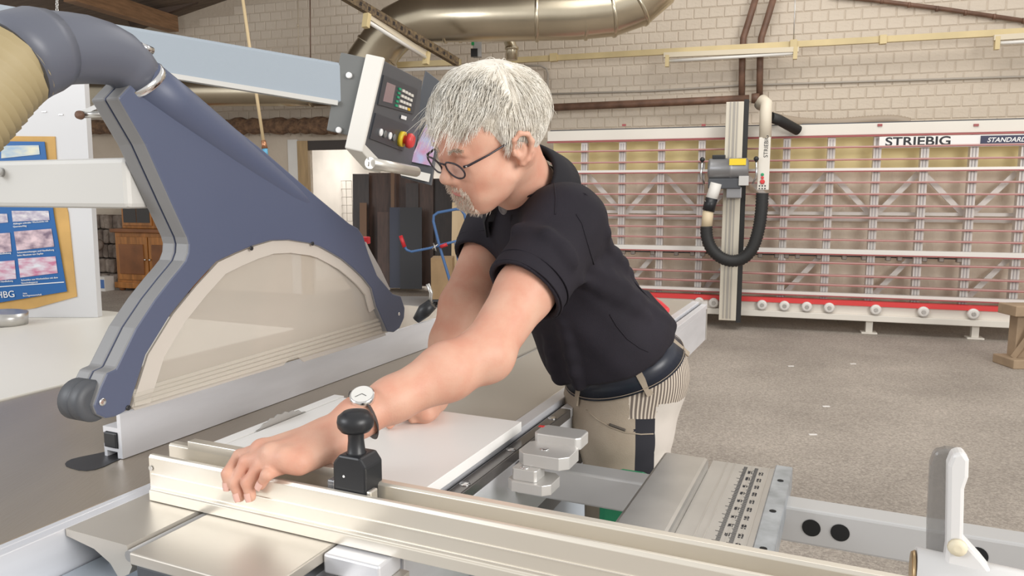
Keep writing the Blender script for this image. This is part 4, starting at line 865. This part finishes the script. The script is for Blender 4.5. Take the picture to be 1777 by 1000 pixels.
kn = np.mean(MCP, 0); pc_ = LWr*.55+kn*.45
dn = np.array((0, 0, -1.))
la.cone(LWr, pc_+dn*.010, .0265, .025, k=.02, ax=latw, sc=1.25)
for i, (m_, r0) in enumerate(zip(MCP, (.0150, .0155, .0145, .0135))):
    root = LWr*.62+m_*.38+dn*.014+(m_-kn)*.25
    la.cone(root, m_+dn*.010, .020, r0+.001, k=.016)
    q = m_+dn*.009; r_ = (.0098, .0102, .0097, .0088)[i]
    la.cone(q, PIP[i]+dn*.008, r0*.88, r_, k=.006); la.cone(PIP[i]+dn*.008, DIP[i], r_+.0004, r_*.90, k=.004); la.cone(DIP[i], TIP[i], r_*.90, r_*.76, k=.004)
    la.ell(m_+dn*.002, (.010, .010, .008), k=.010)
# thumb on the far side, resting on the panel
tb0 = LWr*.72+MCP[0]*.28+dn*.02; ty = A3(SNY)
tb1 = tb0+ty*.035+np.array((-.04, 0, -.018)); tb2 = tb1+np.array((-.030, .004, -.010)); tb3 = tb2+np.array((-.026, -.004, -.006))
for t_ in (tb1, tb2, tb3): t_[2] = max(t_[2], .935)
la.cone(tb0, tb1, .022, .014, k=.016).cone(tb1, tb2, .0125, .0115, k=.005).cone(tb2, tb3, .0115, .0085, k=.005)
V_, F_ = la.mesh(.0023); bodyV.append(V_); bodyF.append(F_+off); off += len(V_)
# ---- right arm and hand, resting on the white panel
ra = Vol(); PT = T+.021
hand_c = A3(PZ(742, 706, PT+.029))
ra.cone(RSh, REl, .055, .043, k=.02).cone(REl, REl*.6+RWr*.4, .043, .040, k=.02).cone(REl*.6+RWr*.4, RWr, .040, .028, k=.02).cone(RWr, hand_c, .028, .026, k=.02)
tips = [A3(PZ(u, v, PT+.009)) for u, v in ((676, 738), (684, 731), (700, 722), (712, 716))]
for i, tp in enumerate(tips):
    k0 = hand_c+(tp-hand_c)*.42+np.array((0, 0, .008)); mid = k0*.45+tp*.55+np.array((0, 0, .010))
    ra.cone(hand_c+(tp-hand_c)*.1, k0, .020, .0125, k=.014).cone(k0, mid, .0115, .0098, k=.006).cone(mid, tp, .0098, .0078, k=.004)
th = [hand_c+np.array((.0, -.025, -.002)), A3(PZ(735, 722, PT+.013)), A3(PZ(716, 727, PT+.011))]
ra.cone(th[0], th[1], .019, .0125, k=.012).cone(th[1], th[2], .012, .009, k=.005)
V_, F_ = ra.mesh(.003); bodyV.append(V_); bodyF.append(F_+off); off += len(V_)
bd3 = add_mesh('body', np.concatenate(bodyV), np.concatenate(bodyF), skin, man)
# nails
nailm = mat('nail', (.80, .48, .40), .25)
for i in range(4):
    d = vdir(DIP[i], TIP[i]); outw = -A3(SNY); outw = unit(outw-d*(outw@d)); sd = np.cross(d, outw); r_ = (.0098, .0102, .0097, .0088)[i]*.80
    nm = []; 
    for a in np.linspace(-.75, .75, 7):
        for l_ in (-.006, .001, .006): nm.append(TIP[i]+d*l_+(outw*math.cos(a)+sd*math.sin(a))*(r_*(1.08-.12*(l_ > .004))))
    add_mesh('fingernail', nm, [[a*3+b, a*3+b+1, a*3+b+4, a*3+b+3] for a in range(6) for b in range(2)], nailm, man)
# ---- lips, brows, beard and hair as strands
def strands(name, S, r, m, parent):
    V = []; F = []; 
    for pts in S:
        k = len(pts); o = len(V)
        for i, p in enumerate(pts):
            d = pts[min(i+1, k-1)]-pts[max(i-1, 0)]; n_ = np.linalg.norm(d); d = d/n_ if n_ > 1e-9 else np.array((0, 0, 1.))
            a = np.cross(d, (.31, .52, .79)); a /= np.linalg.norm(a)+1e-9; b2 = np.cross(d, a); rr = r*(1-.75*(i/(k-1))**2)
            for j in range(3): V.append(p+(a*math.cos(2.094*j)+b2*math.sin(2.094*j))*rr)
        for i in range(k-1):
            for j in range(3): F.append((o+i*3+j, o+i*3+(j+1) % 3, o+i*3+3+(j+1) % 3, o+i*3+3+j))
    return add_mesh(name, V, F, m, parent)
hairm = mat('silver_hair', (.97, .94, .87), .5, col2=(.80, .75, .66), scale=45, detail=3)
CE, RE = np.array((-.010, 0, .052)), np.array((.101, .079, .090))
def hairline(x, y, z):                  # True where the scalp carries hair
    if x > .045: return z > .088-(.09-x)*.25
    if x > .012: return z > .020+(x-.012)*1.7
    if x > -.03: return z > .030
    return z > -.045
crown = np.array((-.055, .01, .13))
S = []; tries = 0
while len(S) < 8500 and tries < 40000:
    tries += 1
    d = RNG.normal(size=3); d /= np.linalg.norm(d)
    p = CE+d*RE*1.0
    if not hairline(*p): continue
    n_ = unit((p-CE)/(RE**2))
    top = p[2] > .09
    fl = p-crown; fl = fl-n_*(fl@n_); fl = unit(fl+1e-5)
    bias = np.array((1.1, .12+.35*math.sin(60*p[1]+25*p[0]), -.05)) if top else np.array((.05, 0, -.9))
    if p[0] < -.03: bias = np.array((-.15, 0, -.9))
    dirn = unit(fl*(.45 if top else .8)+bias*.7+RNG.normal(size=3)*.13); Ln = (.082+.35*max(0, p[0]) if top else .042)*RNG.uniform(.7, 1.2)
    if p[0] > .03 and top: Ln *= 1.0
    pts = [p*1.0]; lift = RNG.uniform(.25, 1.0); k = 7
    q = p.copy()
    for i in range(1, k):
        dirn = unit(dirn+np.array((0, 0, -.10))+RNG.normal(size=3)*.05); q = q+dirn*Ln/(k-1)
        e = (q-CE)/RE; le = np.linalg.norm(e); hh = (.05+.20*lift*math.sin(pi*min(1, .25+.55*i/(k-1)))) if top else (.04+.13*lift)
        tgt = 1+hh*(1 if q[0] < .085 else .8)
        if q[2] > .045 or q[0] < .05: q = CE+e/le*RE*(.35*le+.65*tgt) if le < tgt*1.15 else q
        if q[0] > .03 and q[2] < .062+.02*math.sin(90*q[1]) and len(pts) > 2: break
        pts.append(q.copy())
    S.append([toW(x) for x in pts])
hair = strands('hair', S, .00062, hairm, man)
cap = Vol()
cap.ell(CE+np.array((-.002, 0, .004)), RE*np.array((1.05, 1.05, 1.10)), k=.01)
cap.ell((.10, 0, -.02), (.085, .12, .105), k=.02, op='s').ell((.03, 0, -.06), (.075, .12, .088), k=.015, op='s').ell((-.05, 0, -.10), (.09, .12, .055), k=.015, op='s')
Vc, Fc = cap.mesh(.003)
hc = add_mesh('hair_mass', toW(Vc), Fc, mat('hair_under', (.88, .84, .76), .7, col2=(.66, .61, .53), scale=60, stretch=(1, 1, 1)), hair)
beardm = mat('grey_beard', (.86, .78, .68), .6, col2=(.66, .54, .43), scale=60)
S = []
def surf(p0, d):                         # walk inward to the head surface
    p = np.array(p0, float)
    for _ in range(30):
        v = float(hd.eval(p[None])[0]); p = p+np.array(d)*max(-.01, min(.02, v))
        if abs(v) < .0006: break
    return p
for i in range(950):
    u_ = RNG.uniform(-1, 1); v_ = RNG.uniform(0, 1)
    y = u_*.034; z = -.040-v_*.072
    inner = abs(y) < .021 and -.068 < z < -.0485
    if inner or (z > -.068 and abs(y) < .004 and z > -.044): continue
    if z > -.05 and abs(y) > .028: continue
    p = surf((.15, y, z), (-1, 0, 0)) if z > -.104 else surf((.085+RNG.uniform(-.02, .015), y, -.15), (0, 0, 1))
    dirn = unit(np.array((.35, u_*.3, -1))+RNG.normal(size=3)*.3); Ln = RNG.uniform(.004, .009)
    S.append([toW(p+dirn*Ln*t+np.array((.002, 0, 0))*t) for t in (0, .5, 1)])
strands('beard', S, .0005, beardm, man)
for s_ in (-1, 1):
    S = []
    for i in range(110):
        t = RNG.uniform(0, 1); p = surf((.14, s_*(.014+.034*t), .034+.006*math.sin(t*2.6)+RNG.uniform(-.003, .003)), (-1, 0, 0))
        dirn = unit(np.array((.25, s_*1., .15))+RNG.normal(size=3)*.25); S.append([toW(p+dirn*l_) for l_ in (0, .005, .009)])
    strands('eyebrow', S, .0005, beardm, man)
lipV = []; lipm = mat('lips', (.58, .22, .19), .45)
lp = Vol(); lp.ell((.1048, 0, -.0545), (.008, .0215, .0038), k=.003).ell((.1022, 0, -.0632), (.0085, .018, .0050), k=.003).cone((.113, -.02, -.0588), (.113, .02, -.0588), .0015, .0015, k=.002, op='s')
Vl, Fl = lp.mesh(.001); add_mesh('lips', toW(Vl), Fl, lipm, man)
# ---- spectacles
gl = bpy.data.objects.new('spectacles', None); COL.objects.link(gl); gl.parent = man; gl['wl'] = tuple(wloc(man))
frm = mat('spectacle_frame', (.03, .022, .03), .25)
def V3(q): return Vector(toW(q))
gz = .004
for s_ in (-1, 1):
    rim = []
    for a in np.linspace(0, 2*pi, 33)[:-1]:
        rx = .0245; rz_ = .0195; rim.append((.116-.006*abs(math.cos(a))*(1 if math.cos(a)*s_ > 0 else 0)+.004*math.sin(a), s_*.034+rx*math.cos(a)*(abs(math.cos(a))**-.12 if abs(math.cos(a)) > .01 else 1), gz+rz_*math.sin(a)))
    MB().tube([V3(q) for q in rim], .0017, 8, closed=True).build('rim', frm, gl)
    MB().add([V3(q) for q in rim], [list(range(32))], 0, True).build('lens', glassy('lens_clear_%d' % s_, (.85, .85, .88), .16, .03), gl)
    MB().tube([V3((.108, s_*.0605, gz+.010)), V3((.103, s_*.069, gz+.012)), V3((.06, s_*.077, gz+.017)), V3((.008, s_*.083, gz+.026)), V3((-.012, s_*.083, gz+.012))], [.0026, .0024, .0018, .0018, .0018], 8).build('temple', frm, gl)
    MB().lathe(V3((.107, s_*.065, gz+.0115)), Vector(hl*s_), [(.0012, 0), (.0012, .0036)], 8).build('rivet', chrome, gl)
MB().tube([V3((.117, -.0115, gz+.009)), V3((.121, 0, gz+.012)), V3((.117, .0115, gz+.009))], .0018, 8).build('bridge', frm, gl)
# ---- polo shirt
ax = unit(NB-WS); lat = np.array((.45, -.89, 0.)); lat = unit(lat-ax*(lat@ax)); fro = np.cross(lat, ax)
if fro[0] > 0: fro = -fro
RB = np.stack([fro, lat, ax])
pel = unit(ax*.85+np.array((0, 0, .15))); BC = WS-pel*.012; hem = [(BC+pel*.046, -pel)]
shirt_m = mat('black_polo', (.021, .018, .025), .8, bump=.25, bscale=900, bdist=.002, var=.25, scale=6, spec=.25)
shirt_m.node_tree.nodes['Principled BSDF'].inputs['Sheen Weight'].default_value = 0
sv = Vol()
C_ = lambda t, f=0, l=0: NB-ax*t+fro*f+lat*l
sv.ell(C_(.13, .018), (.106, .158, .15), RB, k=.03, cut=hem).ell(C_(.27, .026), (.112, .156, .15), RB, k=.05, cut=hem).ell(C_(.36, .030), (.120, .150, .12), RB, k=.05, cut=hem)
Lw = float(np.linalg.norm(NB-WS)); sv.ell(C_(Lw-.035, .010), (.117, .146, .085), RB, k=.05, cut=hem)
sv.cone(C_(.035), LSh+ax*.012, .066, .058, k=.05).cone(C_(.035), RSh+ax*.0, .066, .058, k=.05)
sv.cone(C_(.05), C_(-.01, -.01), .075, .064, k=.03)
sv.ell(C_(.07, -.030), (.05, .10, .10), RB, k=.04)
lh = LSh*.45+LEl*.55; ld = vdir(LSh, LEl); cutn = unit(ld+.25*fro)
sv.cone(LSh, LEl, .074, .070, k=.04, cut=[(lh, cutn)])
rh = RSh*.52+REl*.48; rd = vdir(RSh, REl); sv.cone(RSh, REl, .070, .066, k=.04, cut=[(rh, rd)])
sv.cone(lh-ld*.012, lh+ld*.05, .062, .066, k=.004, op='s'); sv.cone(rh-rd*.012, rh+rd*.05, .058, .062, k=.004, op='s')
# draped folds: soft ridges from the armpit, across the back and over the belly
fold = [((LSh-ax*.07+lat*.03+fro*.05), C_(.30, -.02, .13)), ((LSh-ax*.09+lat*.03+fro*.02), C_(.34, -.07, .10)), ((LSh-ax*.05+lat*.05-fro*.03), C_(.22, -.10, .08)), (C_(.32, -.10, .07), C_(.38, .04, .15)), (C_(.37, -.10, .05), C_(.42, .06, .14)), (C_(.41, -.09, .06), C_(.45, .03, .15)), (LSh+ld*.05+fro*.05, LSh+ld*.13-fro*.02+lat*.04), (LSh+ld*.03+fro*.06, LSh+ld*.08+lat*.06), (C_(.2, .10, .07), C_(.38, .14, .05)), (C_(.22, .11, .02), C_(.40, .15, -.02))]
base_sv = Vol(); base_sv.ops = list(sv.ops)
def onsurf(p, c):                        # push a point along the ray from c until it lies on the shirt
    d = unit(p-c); t = np.linalg.norm(p-c)
    for _ in range(25): t -= float(base_sv.eval((c+d*t)[None])[0])*.8
    return c+d*t
for i, (a, b2) in enumerate(fold):
    cA = C_(.22) if i < 6 or i > 7 else LSh+ld*.08
    pts = [onsurf(a*(1-t)+b2*t+np.array((0, 0, .012*math.sin(3*t+i))), (cA if i > 5 and i < 8 else C_(.12+.28*t*.9))) for t in np.linspace(0, 1, 6)]
    for j in range(5):
        wv = .0085*math.sin(pi*(j+.5)/5)+.002; sv.cone(pts[j], pts[j+1], wv*.55, wv*.55, k=.024)
Vs, Fs = sv.mesh(.0042)
ph_ = Vs@np.array((37., 21., 45.))+2*np.sin(Vs@np.array((11., -17., 9.))); g_ = base_sv
Vs = Vs+.0026*np.sin(ph_)[:, None]*fro+.0020*np.sin(Vs@np.array((-52., 30., 38.))+1.5*np.sin(Vs@np.array((20., 12., -8.))))[:, None]*lat
shirt = add_mesh('polo_shirt', Vs, Fs, shirt_m, man)
# sleeve hems and seams
def ringaround(c, n, vol, r0, cnt=40, lift=.0015):
    n = unit(n); a = unit(np.cross(n, (0.3, .1, 1))); b2 = np.cross(n, a); out = []
    for t in np.linspace(0, 2*pi, cnt+1)[:-1]:
        d = a*math.cos(t)+b2*math.sin(t); r = r0
        for _ in range(20): r -= float(vol.eval((c+d*r)[None])[0])*.8
        out.append(c+d*(r+lift))
    return out
for c, n_ in ((lh-cutn*.028, cutn), (lh-cutn*.003, cutn), (rh-rd*.025, rd)):
    MB().tube([Vector(q) for q in ringaround(c, n_, base_sv, .075, lift=.0002)], .0017, 6, closed=True).build('sleeve_seam', shirt_m, shirt)
# collar: a folded band round the neck, open at the front
colm_ = mat('collar_black', (.016, .015, .019), .8, spec=.3)
nd = vdir(NB, toW((-.02, 0, -.06))); cc = NB+nd*.050+(-fro)*.006
cf = unit(fro-nd*(fro@nd)); cl2 = np.cross(nd, cf); cl2 = cl2 if cl2@lat > 0 else -cl2
V = []; F = []; NA = 44; prof_ = [(.070, -.012), (.066, .018), (.070, .030), (.077, .027), (.090, .000), (.104, -.034), (.099, -.036), (.083, -.002)]
for i in range(NA+1):
    a = math.radians(22)+(2*pi-math.radians(44))*i/NA; e = abs(i/NA-.5)*2
    d = cf*math.cos(a)+cl2*math.sin(a)*1.05
    for r_, h_ in prof_: V.append(cc+d*(r_+.016*e**3*(h_ < .01))+nd*(h_*(1+.25*e**2)-.035*e**2.5+.012*(1-e)))
n_ = len(prof_)
for i in range(NA):
    for j in range(n_): F.append((i*n_+j, i*n_+(j+1) % n_, (i+1)*n_+(j+1) % n_, (i+1)*n_+j))
F += [tuple(range(n_)), tuple(NA*n_+j for j in range(n_))[::-1]]
add_mesh('collar', V, F, colm_, shirt)
pk = Vol(); pk.ell(cc+cf*.058-nd*.012, (.012, .022, .018), np.stack([cf, cl2, nd]), k=.01); Vp, Fp = pk.mesh(.003); add_mesh('collar_lining', Vp, Fp, mat('grey_lining', (.20, .19, .19), .8, var=.5, scale=70), shirt)
# ---- trousers, belt
HP = np.array((WS[0]-.012, WS[1]+.02, .86))
LL = np.array((HP[0]+.022, HP[1]-.055, 0)); RL = np.array((HP[0]+.067, HP[1]+.09, 0))
bx = unit(WS-HP); la2 = unit(lat*np.array((1, 1, 0))); fr2 = np.array((-la2[1]*-1, la2[0], 0)); fr2 = unit(np.array((fro[0], fro[1], 0)))
tr = Vol()
RT = np.stack([fr2, la2, np.array((0, 0, 1.))])
pel = unit(ax*.85+np.array((0, 0, .15))); RP = np.stack([unit(fro-pel*(fro@pel)), unit(lat-pel*(lat@pel)), pel])
BC = WS-pel*.012
tr.ell(WS-pel*.055, (.116, .148, .115), RP, k=.03).ell(HP+np.array((0, 0, .01))-fr2*.012, (.112, .148, .12), RT, k=.05)
for L_, kx in ((LL, 0), (RL, 0)):
    tp = L_+np.array((0, 0, .82)); kn_ = L_+np.array((0, 0, .48))+fr2*.012; an = L_+np.array((0, 0, .09))-fr2*.012
    tr.cone(tp, kn_, .090, .073, k=.04).cone(kn_, an, .073, .062, k=.03)
tr0 = Vol(); tr0.ops = list(tr.ops)
tr.ell(WS+pel*.09, (.3, .3, .088), RP, k=.004, op='s')
for i in range(7):
    z = .80-.05*i; p0 = LL+np.array((0, 0, z))-fr2*.03+la2*.09; p1 = LL+np.array((0, 0, z-.03))+fr2*.085+la2*.05; tr.cone(p0, p1, .006, .007, k=.02)
Vt, Ft = tr.mesh(.0052)
ctr_ = Vt[Ft].mean(1); rel = ctr_-(LL+np.array((0, 0, 0))); fa = np.arctan2(rel@fr2, rel@la2)  # angle from his left side towards the front
mi = np.zeros(len(Ft), int); near = (ctr_-HP)@la2 > .0
up_ = (ctr_-BC)@pel
side = near & (fa < .42) & (fa > -.06); mi[side & (ctr_[:, 2] < WS[2]-.12)] = 1
mi[near & (fa <= -.06) & (fa > -1.9) & (ctr_[:, 2] < WS[2]-.09)] = 2
mi[near & (fa < .55) & (fa > -1.1) & (ctr_[:, 2] >= WS[2]-.12) & (mi == 0)] = 3
beige = mat('beige_canvas', (.40, .335, .26), .85, col2=(.33, .27, .205), scale=12, bump=.3, bscale=500, bdist=.002)
strm = bpy.data.materials.new('ribbed_elastic'); strm.use_nodes = True; nt = strm.node_tree; tcn = nt.nodes.new('ShaderNodeTexCoord')
dt = nt.nodes.new('ShaderNodeVectorMath'); dt.operation = 'DOT_PRODUCT'; dt.inputs[1].default_value = tuple(fr2*900); sn = nt.nodes.new('ShaderNodeMath'); sn.operation = 'SINE'; rpn = nt.nodes.new('ShaderNodeValToRGB')
rpn.color_ramp.elements[0].color = (.16, .13, .11, 1); rpn.color_ramp.elements[1].color = (.62, .54, .45, 1); rpn.color_ramp.elements[0].position = 0; rpn.color_ramp.elements[1].position = .35
nt.links.new(tcn.outputs['Object'], dt.inputs[0]); nt.links.new(dt.outputs['Value'], sn.inputs[0]); nt.links.new(sn.outputs[0], rpn.inputs[0]); nt.links.new(rpn.outputs[0], nt.nodes['Principled BSDF'].inputs['Base Color']); nt.nodes['Principled BSDF'].inputs['Roughness'].default_value = .85
tro = add_mesh('work_trousers', Vt, Ft, [beige, mat('black_canvas', (.018, .018, .025), .85), mat('pale_canvas', (.60, .55, .50), .85, var=.08, scale=10), strm], man, mi)
def band(c, n, vol, h, th, name, m, par, lift=.002, cnt=64, part=None):
    n = unit(n); lo = ringaround(c-n*h/2, n, vol, .16, cnt, lift); hi = ringaround(c+n*h/2, n, vol, .16, cnt, lift); V = []; F = []
    for i in range(cnt):
        dl = unit(lo[i]-c); dh = unit(hi[i]-c); V += [lo[i], hi[i], hi[i]+dh*th, lo[i]+dl*th]
    for i in range(cnt):
        a = i*4; b2 = ((i+1) % cnt)*4
        for j in range(4): F.append((a+j, a+(j+1) % 4, b2+(j+1) % 4, b2+j))
    return add_mesh(name, V, F, m, par)
un = Vol(); un.ops = list(tr0.ops)
wb_ = band(BC+pel*.010, pel, un, .058, .002, 'waistband', strm, tro, lift=.0005)
belt = band(BC+pel*.002, pel, un, .047, .004, 'belt', mat('navy_leather', (.022, .026, .040), .38), man, lift=.003)
for h_ in (-.0195, .0195): MB().tube([Vector(q) for q in ringaround(BC+pel*(.002+h_), pel, un, .16, 64, .0075)], .0007, 5, closed=True).build('stitching', mat('stitch_tan', (.42, .34, .26), .7), belt)
rg = ringaround(BC+pel*.03, pel, un, .16, 64, .0085); rg2 = ringaround(BC-pel*.034, pel, un, .16, 64, .0085)
for u_t in (1100, 1012, 1178):
    best = min(range(64), key=lambda i: abs(888.5+FPX*rg[i][0]/rg[i][1]-u_t)+(2000*max(0, (rg[i]-BC)@unit(np.array((BC[0], BC[1], 0))))))
    q0, q1 = Vector(rg[best]), Vector(rg2[best]); MB().bar(q0, q1, .014, .004, up=Vector(unit(rg[best]-BC))).build('belt_loop', beige, tro)
from mathutils.bvhtree import BVHTree
bvS = BVHTree.FromPolygons([Vector(v) for v in Vs], [list(map(int, f)) for f in Fs]); bvT = BVHTree.FromPolygons([Vector(v) for v in Vt], [list(map(int, f)) for f in Ft])
def onmesh(bv, l, lift=.0004):
    out = []
    for (u0, v0), (u1, v1) in zip(l, l[1:]):
        for t in np.linspace(0, 1, 7)[:-1]:
            d = ray(u0+(u1-u0)*t, v0+(v1-v0)*t).normalized(); h_ = bv.ray_cast(CAMP, d)
            if h_[0] is not None: out.append(h_[0]+h_[1]*lift)
    return out
seamd = mat('seam_dark', (.10, .085, .07), .9)
MB().tube(onmesh(bvT, ((1018, 712), (1036, 728), (1060, 742), (1085, 751), (1112, 754), (1138, 753))), .0014, 6).build('pocket_edge', beige, tro)
MB().tube(onmesh(bvT, ((1058, 737), (1072, 742), (1088, 748))), .003, 6).build('pocket_opening', seamd, tro)
for l_ in ([(1000, 372), (1010, 388), (1016, 410), (1024, 438), (1032, 463)], [(962, 318), (965, 345), (963, 378)], [(1058, 546), (1070, 566), (1088, 588), (1110, 604), (1128, 612)]):
    MB().tube(onmesh(bvS, l_), .0012, 6).build('seam', shirt_m, shirt)
# shoes
for L_ in (LL, RL):
    sh_ = Vol(); q = L_+fr2*.05+np.array((0, 0, .04)); sh_.ell(q, (.14, .05, .045), RT, k=.02, cut=[((0, 0, .004), (0, 0, -1))]).cone(L_+np.array((0, 0, .05)), L_+np.array((0, 0, .11)), .05, .05, k=.03); Vq, Fq = sh_.mesh(.006); add_mesh('shoe', Vq, Fq, mat('work_shoe', (.04, .035, .03), .6), man)
# ---- wristwatch on the left wrist
wt = bpy.data.objects.new('wristwatch', None); COL.objects.link(wt); wt.parent = man; wt['wl'] = tuple(wloc(man))
wc = LWr+unit(LEl-LWr)*.012
MB().tube([Vector(q) for q in ringaround(wc, fax, la, .03, 32, .001)], .0012, 6, closed=True, sq=7).build('strap', mat('watch_strap', (.05, .045, .045), .5), wt)
toc = unit(A3(CAMP)-wc); wn = unit(np.array((-.18, -.62, .76))); wn = unit(wn-fax*(wn@fax)*.9); r = .03
for _ in range(20): r -= float(la.eval((wc+wn*r)[None])[0])*.8
wq = Vector(wc+wn*(r+.001)); MB().lathe(wq, Vector(wn), [(.017, -.004), (.0185, 0), (.0185, .006), (.0165, .008)], 28).build('case', chrome, wt); MB().lathe(wq+Vector(wn)*.0081, Vector(wn), [(.0158, 0), (.0155, .0004)], 28).build('dial', mat('watch_dial', (.70, .69, .66), .3), wt)
for a_, l_ in ((.6, .011), (2.6, .008)):
    aa, bb = frame_of(Vector(wn)); MB().bar(wq+Vector(wn)*.0088, wq+Vector(wn)*.0088+(aa*math.cos(a_)+bb*math.sin(a_))*l_, .001, .0004).build('hand', ink, wt)
for o in list(bpy.data.objects):
    if 'wl' in o: del o['wl']
